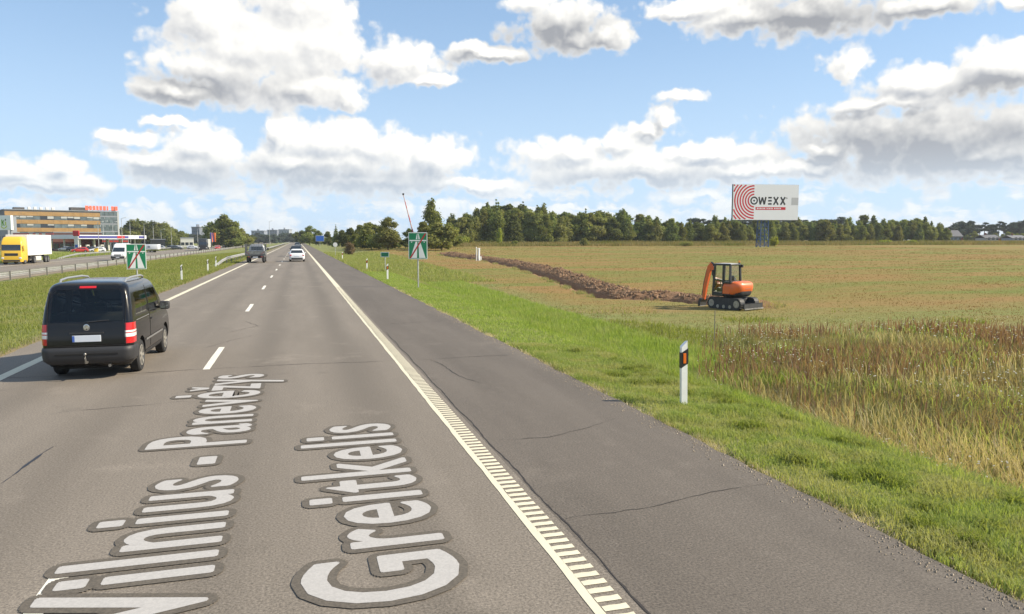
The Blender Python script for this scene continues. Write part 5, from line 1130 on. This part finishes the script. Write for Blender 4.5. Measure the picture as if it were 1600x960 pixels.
# the wood edge beyond the field: (bearing px, top row) control points of the skyline in the photograph -> heights
def skyline(px): return float(np.interp(px, [690, 720, 745, 770, 800, 830, 860, 890, 915, 945, 975, 1005, 1050, 1100, 1150, 1200, 1250, 1300, 1350, 1400, 1440, 1480], [345, 337, 332, 324, 322, 323, 326, 340, 330, 334, 336, 340, 343, 343, 345, 345, 345, 344, 342, 344, 346, 350]))
KW = {'broad': 'broad', 'slim': 'slim', 'conifer': 'conical'}; CW = {'mid': 'mid green', 'olive': 'olive green', 'dark': 'dark green'}
LW = '%s %s tree in the '
random.seed(21)
def wood_row(p0, p1, D0, D1, step, hk, kinds, cols, name, label, group, dark=0):
    px = p0
    while px < p1:
        D = D0 + (D1 - D0) * (px - p0) / (p1 - p0) + random.uniform(-5, 5); x, y = at(px, D); z = g1(x, y); row = skyline(px) + random.uniform(-4, 10) + dark
        h = max(4., 2.5 + (375 - row) * D / 1150 - z) * hk
        kd, cl = random.choice(kinds), random.choice(cols); plant_tree(name, kd, x, y, z, h, cl, label % (KW[kd], CW[cl]), 'tree', group, None, random.uniform(1.0, 1.4)); px += step * random.uniform(.75, 1.3)
wood_row(698, 1490, 236, 300, 11, .90, ['broad', 'slim', 'slim', 'broad'], ['mid', 'olive', 'mid', 'olive', 'dark'], 'wood_tree', LW + 'front row of the wood edge beyond the mown field', 'trees of the wood edge')
wood_row(702, 1485, 250, 316, 12.5, 1.02, ['slim', 'broad', 'slim', 'broad'], ['mid', 'dark', 'olive', 'mid'], 'wood_tree', LW + 'second row of the wood beyond the mown field', 'trees of the wood edge')
wood_row(706, 1480, 268, 335, 18, 1.04, ['slim', 'slim', 'broad'], ['dark', 'mid'], 'wood_tree', LW + 'back row of the wood beyond the mown field', 'trees of the wood edge')
# taller pointed trees that stand above the wood
for px, row, D, l in ((757, 325, 255, 'bushy tall tree crowning the left end of the wood'), (775, 318, 258, 'tall pointed conifer left in the wood top above the white pipes'), (779, 322, 250, 'second pointed conifer close beside the tallest one above the white pipes'), (817, 321, 262, 'blunt conifer standing above the wood right of the tallest ones'), (839, 326, 255, 'single narrow conifer rising from a gap in the wood'),
                      (915, 331, 255, 'conifer above the wood left of the excavator'), (944, 335, 258, 'small pointed conifer in the wood near the bright meadow strip'), (973, 329, 258, 'tall loose tree above the wood straight behind the trench bend')):
    x, y = at(px, D); z = g1(x, y); plant_tree('tall_conifer', 'conifer' if px not in (757, 973) else 'slim', x, y, z, 2.5 + (375 - row) * D / 1150 - z, 'dark', l, 'tree', None, None, 1.1)
# pine wood on the skyline behind
random.seed(5)
for px in np.arange(1080, 1330, 9):
    x, y = at(px, 420); plant_tree('far_pine', 'pine', x, y, 2.5, 11.5 + random.uniform(-1, 1.6), 'pine', 'dark pine of the far ridge just showing above the wood behind the billboard', 'tree', 'pines on the far ridge', None, 1.5)
for px in list(np.arange(1470, 1720, 7.5)):
    x, y = at(px, 430); plant_tree('far_pine', random.choice(['pine', 'pine', 'broad']), x, y, 1.8, (7.5 if px < 1500 else 10.8) + random.uniform(-1.5, 1.8), 'pine', 'dark pine in the far row above the low houses beyond the field', 'tree', 'pines above the low houses', None, 1.35)
for px in list(np.arange(1500, 1700, 11)):
    x, y = at(px, 370); plant_tree('field_hedge_tree', 'broad', x, y, 1.7, random.uniform(3, 5), random.choice(['olive', 'mid']), 'low green hedge tree between the houses and the dark pines', 'tree', 'hedge trees by the houses', None, 1.4)
# rounder trees along the highway
random.seed(9)
ROAD = [(702, 350, 190, 'broad', 'mid', 1.5, 'rounded tree at the corner where the wood meets the roadside trees'), (676, 314, 172, 'slim', 'mid', .9, 'tall narrow poplar with a bare leaning top among the roadside trees'), (690, 349, 160, 'broad', 'olive', 1.45, 'broad light green tree beside the poplar behind the motorway end sign'), (662, 347, 165, 'broad', 'mid', 1.3, 'broad tree left of the poplar behind the motorway end sign'),
        (640, 358, 178, 'broad', 'dark', 1.3, 'low dark tree between the mast and the large round tree'), (606, 341, 165, 'broad', 'olive', 1.25, 'large round tree standing alone left of the leaning mast'), (580, 349, 178, 'broad', 'mid', 1.3, 'mid green tree just left of the large round tree'), (563, 352, 195, 'broad', 'mid', 1.3, 'tree in the roadside row above the brown bush'), (548, 357, 205, 'broad', 'dark', 1.3, 'dark tree in the roadside row left of the brown bush'),
        (534, 360, 225, 'broad', 'dark', 1.3, 'dark tree behind the round white sign'), (525, 354, 250, 'conifer', 'dark', 1.2, 'small pointed tree behind the round white sign'), (512, 362, 290, 'broad', 'dark', 1.3, 'distant tree between the round sign and the blue direction sign'), (498, 361, 330, 'broad', 'dark', 1.3, 'distant tree right behind the blue direction sign'), (484, 354, 350, 'broad', 'mid', 1.35, 'large distant round tree at the right of the road end'), (470, 361, 420, 'broad', 'dark', 1.4, 'distant dark tree at the end of the road beside the apartment blocks'), (617, 362, 185, 'broad', 'dark', 1.3, 'low dark tree right behind the large round tree'), (592, 366, 172, 'bush', 'dark', 1.2, 'dark shrub below the large round tree'), (566, 368, 190, 'bush', 'mid', 1.3, 'shrub below the roadside trees above the brown bush')]
for i, (px, row, D, k, lm, wd, l) in enumerate(ROAD):
    x, y = at(px, D); z = g1(x, y); plant_tree('roadside_tree', k, x, y, z, 2.5 + (375 - row) * D / 1150 - z, lm, l, 'tree', None, i, wd)
# trees across the highway
random.seed(13)
LT = [(352, 337, 300, 'broad', 'mid', 1.15, 'tall spreading tree across the highway behind the dark lorry'), (338, 344, 310, 'broad', 'dark', 1.05, 'tall dark tree left in the clump behind the dark lorry'), (368, 347, 300, 'broad', 'mid', 1.25, 'rounded tree right in the clump behind the dark lorry'), (379, 358, 315, 'broad', 'olive', 1.3, 'lower light green tree at the end of the clump behind the dark lorry'), (327, 357, 340, 'broad', 'dark', 1.0, 'slim dark tree beside the banner flags'), (388, 366, 420, 'broad', 'dark', 1.4, 'low far tree before the left apartment block')]
for i, (px, row, D, k, lm, wd, l) in enumerate(LT):
    x, y = at(px, D); plant_tree('highway_tree', k, x, y, -.9, 3.4 + (375 - row) * D / 1150, lm, l, 'tree', None, i + 1, wd)
for px in np.arange(206, 284, 5.5):
    D = 400 + random.uniform(-12, 12); x, y = at(px, D); row = np.interp(px, [206, 230, 262, 284], [346, 347, 350, 362]) + random.uniform(-2, 3)
    plant_tree('park_tree', random.choice(['broad', 'slim']), x, y, -.9, 3.4 + (375 - row) * D / 1150, random.choice(['mid', 'dark', 'olive']), 'tree in the green belt beside the glass corner of the office building', 'tree', 'trees of the green belt', None, 1.5)
for px in list(np.arange(288, 330, 6)) + list(np.arange(384, 468, 5)):
    D = 700 + random.uniform(-30, 60); x, y = at(px, D); plant_tree('far_tree', 'broad', x, y, -1, random.uniform(7, 10.5), 'pine', 'dark far tree below the apartment blocks at the end of the road', 'tree', 'far trees at the end of the road', None, 1.7)
for px in np.arange(440, 480, 4):
    D = 900 + random.uniform(-30, 60); x, y = at(px, D); plant_tree('far_tree', 'broad', x, y, -1, random.uniform(8, 12), 'pine', 'dark far tree below the apartment blocks at the end of the road', 'tree', 'far trees at the end of the road', None, 1.7)
# shrubs
SH = [(546, 378, 140, 'rust', .62, 3.2, 'brown dead bush on the right verge before the dark trees'), (726, 369, 222, 'lime', 1.2, None, 'small yellow-green shrub at the foot of the wood left of the lime sapling'), (803, 376, 208, 'mid', 1.0, None, 'low green shrub in the tall grass right of the lime sapling'), (913, 372, 205, 'olive', .9, None, 'grey-green bush standing alone in front of the wood'), (736, 357, 222, 'olive', .5, None, 'young narrow tree in front of the wood above the white pipes'), (781, 357, 222, 'lime', .45, None, 'bright lime sapling at the foot of the wood'), (1210, 370, 200, 'lime', .8, None, 'light green shrub beside the blue billboard tower'), (1070, 377, 200, 'olive', 1.8, None, 'low olive shrub patch in the tall grass before the wood left of the billboard'), (1380, 375, 225, 'lime', 2.2, None, 'yellow flowering shrub patch before the wood right of the billboard'), (1425, 375, 226, 'lime', 1.8, None, 'second yellow shrub patch near the right end of the wood')]
for i, (px, row, D, lm, wd, hh, l) in enumerate(SH):
    x, y = at(px, D); z = g1(x, y); h = max(1.0, 2.5 + (375 - row) * D / 1150 - z)
    plant_tree('shrub', 'slim' if wd < .6 else 'bush', x, y, z, h, lm, l, 'shrub', None, i, wd * (1.8 if wd < .6 else 1.))
# ------------------------------------------------------------------ grass, meadow, soil
G = np.random.default_rng(11)
def seen_px(x, y):
    c, s = math.cos(TH), math.sin(TH); d = x * s + y * c; l = x * c - y * s
    return np.where(d > .5, 800 + 1150 * l / np.maximum(d, .5), -9999), d
def blade_mesh(name, x, y, h, w, lean, m_, bent=True, zoff=0., yaw=None, rnd=None, z=None):
    n = len(x); z = (gz(x, y) if z is None else z) + zoff; a = G.random(n) * 6.283 if yaw is None else yaw; r = G.random(n) if rnd is None else rnd
    dx, dy = np.cos(a), np.sin(a); tw = a + 1.57 + G.normal(size=n) * .5; wx, wy = np.cos(tw) * w / 2, np.sin(tw) * w / 2; ln = lean * h
    b0 = np.stack([x - wx, y - wy, z - .02], -1); b1 = np.stack([x + wx, y + wy, z - .02], -1); tip = np.stack([x + dx * ln, y + dy * ln, z + h * np.sqrt(np.maximum(.1, 1 - lean ** 2 * .5))], -1)
    if bent:
        mx, my, mz = x + dx * ln * .30, y + dy * ln * .30, z + h * .58; m0 = np.stack([mx - wx * .8, my - wy * .8, mz], -1); m1 = np.stack([mx + wx * .8, my + wy * .8, mz], -1)
        V = np.stack([b0, b1, m0, m1, tip], 1).reshape(-1, 3); i = np.arange(n)[:, None] * 5
        F = np.concatenate([i + np.array([[0, 1, 3]]), i + np.array([[0, 3, 2]]), i + np.array([[2, 3, 4]])]); R_ = np.repeat(r, 5)
    else:
        V = np.stack([b0, b1, tip], 1).reshape(-1, 3); F = np.arange(3 * n).reshape(n, 3); R_ = np.repeat(r, 3)
    return tag(link(name, raw_mesh(name, V, F, {'rnd': R_}), m_), kind='stuff')
def scatter(n, x0, x1, y0, y1, p=None, pxr=(-260, 1860)):
    x = G.uniform(x0, x1, n); y = G.uniform(y0, y1, n); px, d = seen_px(x, y); k = (px > pxr[0]) & (px < pxr[1])
    if p is not None: k &= G.random(n) < p(x, y, d)
    return x[k], y[k]
LG = {'verge': leaf_mat('grass_verge', (.215, .265, .072), (.370, .395, .150), .45, 1.1, (.36, .345, .160)), 'ditch': leaf_mat('grass_ditch', (.210, .265, .055), (.345, .390, .115), .45, .8, (.32, .345, .125)), 'median': leaf_mat('grass_median', (.195, .255, .060), (.345, .385, .125), .45, .6, (.33, .335, .130)),
      'tan': leaf_mat('grass_dry', (.41, .325, .20), (.60, .50, .345), .35, 1.2), 'olive': leaf_mat('meadow_olive', (.215, .220, .095), (.370, .345, .185), .46, .7, (.35, .280, .165)), 'rust': leaf_mat('meadow_rust', (.27, .165, .105), (.42, .285, .185), .38, .6), 'stub': leaf_mat('field_stubble', (.190, .205, .058), (.285, .215, .090), .38, .10, (.28, .180, .075)), 'edge': leaf_mat('wood_edge_grass', (.24, .22, .085), (.44, .36, .18), .35, .08, (.22, .23, .075))}
def edge_fade(x, y, d): return np.clip((x - 4.70 - .22 * vnoise(y, x, .6, 3)) / .18, 0, 1) ** .7
# mown verge next to the shoulder
x, y = scatter(330000, 4.6, 9.4, 2.0, 17, lambda x, y, d: edge_fade(x, y, d) * np.clip((7.5 / np.maximum(d, 1)) ** .8, 0, 1) * (.45 + .55 * sm(.25, .6, vnoise(x, y, .5, 21)))); hh = (.05 + .05 * sm(.3, .8, vnoise(x, y, .45, 8)) + .13 * sm(6.6, 8.6, x)) * G.uniform(.6, 1.4, len(x))
blade_mesh('verge_grass', x, y, hh, .0065 + .005 * G.random(len(x)), G.uniform(.2, .9, len(x)), LG['verge'])
x, y = scatter(150000, 6.6, 9.6, 2.0, 22, lambda x, y, d: sm(6.6, 7.8, x + .8 * (vnoise(x, y, 1.1, 5) - .5)) * np.clip((8 / np.maximum(d, 1)), 0, 1)); hh = G.uniform(.12, .30, len(x))
blade_mesh('ditch_grass', x, y, hh, .008 + .006 * G.random(len(x)), G.uniform(.2, .8, len(x)), LG['ditch'])
x, y = scatter(190000, 4.7, 13, 16, 60, lambda x, y, d: edge_fade(x, y, d) * np.clip((22 / np.maximum(d, 1)) ** 1.1, 0, 1)); hh = (.06 + .16 * sm(6.2, 8.5, x)) * G.uniform(.6, 1.5, len(x))
blade_mesh('verge_grass', x, y, hh, .012 + .012 * G.random(len(x)) + .0006 * y, G.uniform(.2, .8, len(x)), LG['ditch'], False)
x, y = scatter(60000, 4.8, 16, 60, 150, lambda x, y, d: np.clip(60 / d, 0, 1)); blade_mesh('verge_grass', x, y, G.uniform(.08, .35, len(x)), G.uniform(.04, .10, len(x)), G.uniform(.2, .7, len(x)), LG['verge'], False)
# dry stalks along the ditch rim
x, y = scatter(26000, 6.6, 11, 12, 60, lambda x, y, d: np.exp(-((x - 7.6 - .02 * y - .8 * (vnoise(y, 0, 6, 2) - .5)) / .55) ** 2) * sm(.35, .65, vnoise(x, y, 4, 15))); blade_mesh('dry_grass', x, y, G.uniform(.22, .48, len(x)), .008 + .0003 * y, G.uniform(.2, .7, len(x)), LG['tan'], False)
# straw thatch and grit along the broken edge of the asphalt
x, y = scatter(60000, 4.62, 5.5, 2, 40, lambda x, y, d: np.exp(-((x - 4.82) / .16) ** 2) * np.clip(9 / np.maximum(d, 1), 0, 1) * sm(.25, .6, vnoise(y, x, .6, 91))); n = len(x); blade_mesh('edge_thatch', x, y, G.uniform(.03, .09, n), .006 + .0005 * y, G.uniform(.6, 1.2, n), LG['tan'], False)
nP = 5200; px_ = 4.74 + np.abs(G.normal(0, .14, nP)) * G.choice([-1, 1], nP, p=[.55, .45]); py_ = 2.5 + 24 * G.random(nP) ** 1.8; ps = .004 + .010 * G.random(nP) ** 2; pz = np.where(px_ < 4.72, .002, gz(px_, py_) + .01)
bs = np.array([[0, 0, 1], [1, 0, 0], [-.4, .9, 0], [-.6, -.8, 0]]); V = bs[None] * ps[:, None, None] * G.uniform(.6, 1.4, (nP, 4, 3)); V += np.stack([px_, py_, pz], -1)[:, None]
F = (np.arange(nP)[:, None, None] * 4 + np.array([[0, 1, 2], [0, 2, 3], [0, 3, 1]])[None]).reshape(-1, 3); tag(link('edge_grit', raw_mesh('edge_grit', V.reshape(-1, 3), F), mat('grit', (.20, .16, .11), .9, c2=(.38, .32, .25), vscale=9)), kind='stuff')
# coarse tufts on the verge
cx = G.uniform(5.2, 7.2, 46); cy = G.uniform(2.8, 16, 46); cx[0], cy[0] = 5.85, 4.35; cx[1], cy[1] = 6.05, 4.2; k = 150; X = np.repeat(cx, k) + G.normal(size=46 * k) * .075; Y = np.repeat(cy, k) + G.normal(size=46 * k) * .075
blade_mesh('grass_tufts', X, Y, G.uniform(.08, .17, len(X)), .010 + .006 * G.random(len(X)), G.uniform(.4, 1.0, len(X)), LG['ditch'])
# tall meadow behind the ditch
def mead(x, y, d):
    px, _ = seen_px(x, y); e = 8.75 + .5 * (vnoise(y, x, 1.5, 14) - .5)
    return sm(0, .35, x - e) * sm(1040, 1150, px + 80 * (vnoise(x, y, 3, 6) - .5) + 40 * sm(12, 6, d) - 7 * np.clip(d - 18, 0, 30)) * sm(31.5, 27, d + 3 * (vnoise(x, y, 5, 7) - .5))
WIND = lambda n: math.pi + .25 + G.normal(size=n) * .8
x, y = scatter(420000, 8.4, 42, 2.5, 40, lambda x, y, d: mead(x, y, d) * np.clip((9.5 / np.maximum(d, 1)) ** 1.25, 0, 1)); n = len(x)
blade_mesh('meadow_herbs', x, y, G.uniform(.16, .46, n) * (.55 + .8 * vnoise(x, y, 1.6, 3)) * (.45 + .55 * mead(x, y, np.hypot(x, y)) ** .7), .009 + .0008 * np.hypot(x, y) * G.uniform(.4, 1, n), G.uniform(.1, .7, n), LG['olive'])
gold = lambda x, y, d: mead(x, y, d) * (sm(12.6, 9.6, x + 1.2 * (vnoise(x, y, 1.6, 9) - .5)) * sm(15, 9, y) + .09 * sm(.5, .75, vnoise(x, y, 2.2, 31)))
x, y = scatter(330000, 8.4, 34, 2.5, 34, lambda x, y, d: gold(x, y, d) * np.clip(10 / np.maximum(d, 1), 0, 1)); n = len(x)
blade_mesh('meadow_dry_stalks', x, y, G.uniform(.30, .66, n) * (.6 + .4 * mead(x, y, np.hypot(x, y))), .006 + .0007 * np.hypot(x, y), G.uniform(.15, .6, n), LG['tan'], True, yaw=WIND(n))
x, y = scatter(120000, 9.5, 42, 8, 40, lambda x, y, d: mead(x, y, d) * sm(13, 24, d) * sm(.30, .62, vnoise(x, y, 3.5, 41)) * .55); n = len(x)
blade_mesh('meadow_dock', x, y, G.uniform(.28, .58, n), .02 + .0009 * np.hypot(x, y) * G.uniform(.5, 1, n), G.uniform(.05, .35, n), LG['rust'], True)
x, y = scatter(55000, 8.6, 40, 4, 36, lambda x, y, d: mead(x, y, d) * sm(.40, .68, vnoise(x, y, 2.4, 71)) * np.clip(13 / d, 0, 1)); n = len(x)
blade_mesh('meadow_green_leaves', x, y, G.uniform(.22, .50, n), .014 + .0009 * np.hypot(x, y), G.uniform(.2, .8, n), LG['median'])
# white and pale flower heads above the meadow
x, y = scatter(26000, 9.2, 40, 4, 36, lambda x, y, d: mead(x, y, d) * sm(.42, .7, vnoise(x, y, 2.6, 51)) * np.clip(14 / d, .25, 1)); n = len(x); zz = gz(x, y) + G.uniform(.34, .60, n); s = G.uniform(.008, .018, n) * (1 + .02 * np.hypot(x, y))
a = G.random(n) * 6.28; V = []; 
for k in range(5): V.append(np.stack([x + s * np.cos(a + 1.2566 * k), y + s * np.sin(a + 1.2566 * k), zz + s * .4 * np.sin(a * 3 + k)], -1))
V = np.stack(V, 1).reshape(-1, 3); tag(link('meadow_flowers', raw_mesh('meadow_flowers', V, np.arange(5 * n).reshape(n, 5), {'rnd': np.repeat(G.random(n), 5)}), leaf_mat('flower_white', (.55, .52, .42), (.75, .74, .68), .3, 1.)), kind='stuff')
# mown field stubble
def fieldp(x, y, d):
    t = np.abs(seg_dist(x, y, TRENCH)); return (1 - mead(x, y, d)) * sm(9.5, 12, x) * sm(.6, 2.8, t + 1.5 * (vnoise(x, y, 1.1, 88) - .5)) * np.clip((28 / np.maximum(d, 1)) ** 1.3, 0, 1)
x, y = scatter(1100000, 9.5, 150, 8, 200, fieldp); n = len(x); blade_mesh('field_stubble', x, y, G.uniform(.02, .07, n) * (.5 + .9 * vnoise(x, y, 2.4, 77)), .012 + .0011 * np.hypot(x, y) * G.uniform(.5, 1, n), G.uniform(.2, .9, n), LG['stub'], False)
x, y = scatter(70000, 9.5, 30, 14, 44, lambda x, y, d: (1 - mead(x, y, d)) * sm(.45, .7, vnoise(x, y, 3.2, 61)) * sm(40, 30, d)); n = len(x); blade_mesh('field_green_grass', x, y, G.uniform(.10, .26, n), .014 + .0008 * np.hypot(x, y), G.uniform(.2, .8, n), LG['ditch'], False)
# median
x, y = scatter(560000, -22.3, -6.3, 11, 170, lambda x, y, d: np.clip((-6.35 - x + .3 * vnoise(y, x, .7, 4)) / .35, 0, 1) * np.clip((24 / np.maximum(d, 1)) ** 1.2, 0, 1) * (.5 + .5 * vnoise(x, y, .9, 16))); n = len(x)
blade_mesh('median_grass', x, y, G.uniform(.06, .16, n) * (.7 + .7 * vnoise(x, y, 1.6, 19)), .010 + .0007 * np.hypot(x, y), G.uniform(.2, .9, n), LG['median'], False)
x, y = scatter(40000, -60, -39.8, 80, 260, lambda x, y, d: np.clip(110 / d, 0, 1)); n = len(x); blade_mesh('far_verge_grass', x, y, G.uniform(.1, .4, n), G.uniform(.06, .16, n), G.uniform(.2, .7, n), LG['median'], False)
# tall pale grass at the foot of the wood
n0 = 60000; px = G.uniform(640, 1660, n0); D = 195 + 40 * G.random(n0) + (px - 690) * .03; aa = np.arctan((px - 800) / 1150 * math.cos(R(5.2))) + TH; kk = D / np.cos(aa - TH); x = np.sin(aa) * kk; y = np.cos(aa) * kk
blade_mesh('wood_edge_grass', x, y, G.uniform(.35, 1.1, n0) * (.6 + .9 * vnoise(x, y, 9, 23)), G.uniform(.08, .2, n0), G.uniform(.1, .5, n0), LG['edge'], False)
# torn turf beside the trench
x, y = scatter(260000, 16, 28, 34, 130, lambda x, y, d: (lambda t: np.exp(-((t + .75) / .3) ** 2) + .5 * np.exp(-((t - 3.1) / .6) ** 2))(seg_dist(x, y, TRENCH)) * sm(.4, .7, vnoise(x, y, 1.3, 66)) * np.clip(60 / d, 0, 1)); n = len(x); blade_mesh('torn_turf', x, y, G.uniform(.10, .30, n), .02 + .0005 * y, G.uniform(.2, .9, n), LG['olive'], False)
# soil clods on and beside the heap
nC = 14000; seg = G.integers(0, len(TRENCH) - 1, nC); wl = np.array([math.dist(a, b) for a, b in zip(TRENCH, TRENCH[1:])]); seg = G.choice(len(wl), nC, p=wl / wl.sum()); f = G.random(nC)
A = np.array(TRENCH)[seg]; B = np.array(TRENCH)[seg + 1]; dd = (B - A) / np.linalg.norm(B - A, axis=1)[:, None]; off = np.abs(G.normal(1.8, .95, nC)); off = np.where(off < .7, .7 + G.random(nC), off); P = A + (B - A) * f[:, None] + np.stack([dd[:, 1], -dd[:, 0]], -1) * off[:, None]
s = .022 + .11 * G.random(nC) ** 3; base = np.array([[0, 0, 1], [.9, 0, .1], [.2, .9, 0], [-.8, .4, .1], [-.5, -.8, 0], [.4, -.85, .15], [0, 0, -.6]]); V = base[None] * (s[:, None, None]) * G.uniform(.55, 1.35, (nC, 7, 3)); V[:, :, 0] += P[:, 0:1]; V[:, :, 1] += P[:, 1:2]; V[:, :, 2] += (gz(P[:, 0], P[:, 1]) + s * .25)[:, None]
tf = np.array([[0, 1, 2], [0, 2, 3], [0, 3, 4], [0, 4, 5], [0, 5, 1], [6, 2, 1], [6, 3, 2], [6, 4, 3], [6, 5, 4], [6, 1, 5]]); F = (np.arange(nC)[:, None, None] * 7 + tf[None]).reshape(-1, 3)
tag(link('soil_clods', raw_mesh('soil_clods', V.reshape(-1, 3), F), mat('clod_soil', (.175, .105, .060), .95, c2=(.33, .21, .122), vscale=1.4)), kind='stuff')

# ------------------------------------------------------------------ summer air
hz = MB().box(-1600, 1600, -60, 2400, -3, 32).mesh('haze'); hm_ = bpy.data.materials.new('haze_air'); hm_.use_nodes = True; hm_.node_tree.nodes.clear()
hv = hm_.node_tree.nodes.new('ShaderNodeVolumePrincipled'); hv.inputs['Color'].default_value = (.86, .92, 1, 1); hv.inputs['Density'].default_value = .00016; hv.inputs['Anisotropy'].default_value = .2
ho = hm_.node_tree.nodes.new('ShaderNodeOutputMaterial'); hm_.node_tree.links.new(hv.outputs[0], ho.inputs['Volume']); tag(link('haze', hz, hm_), kind='stuff')
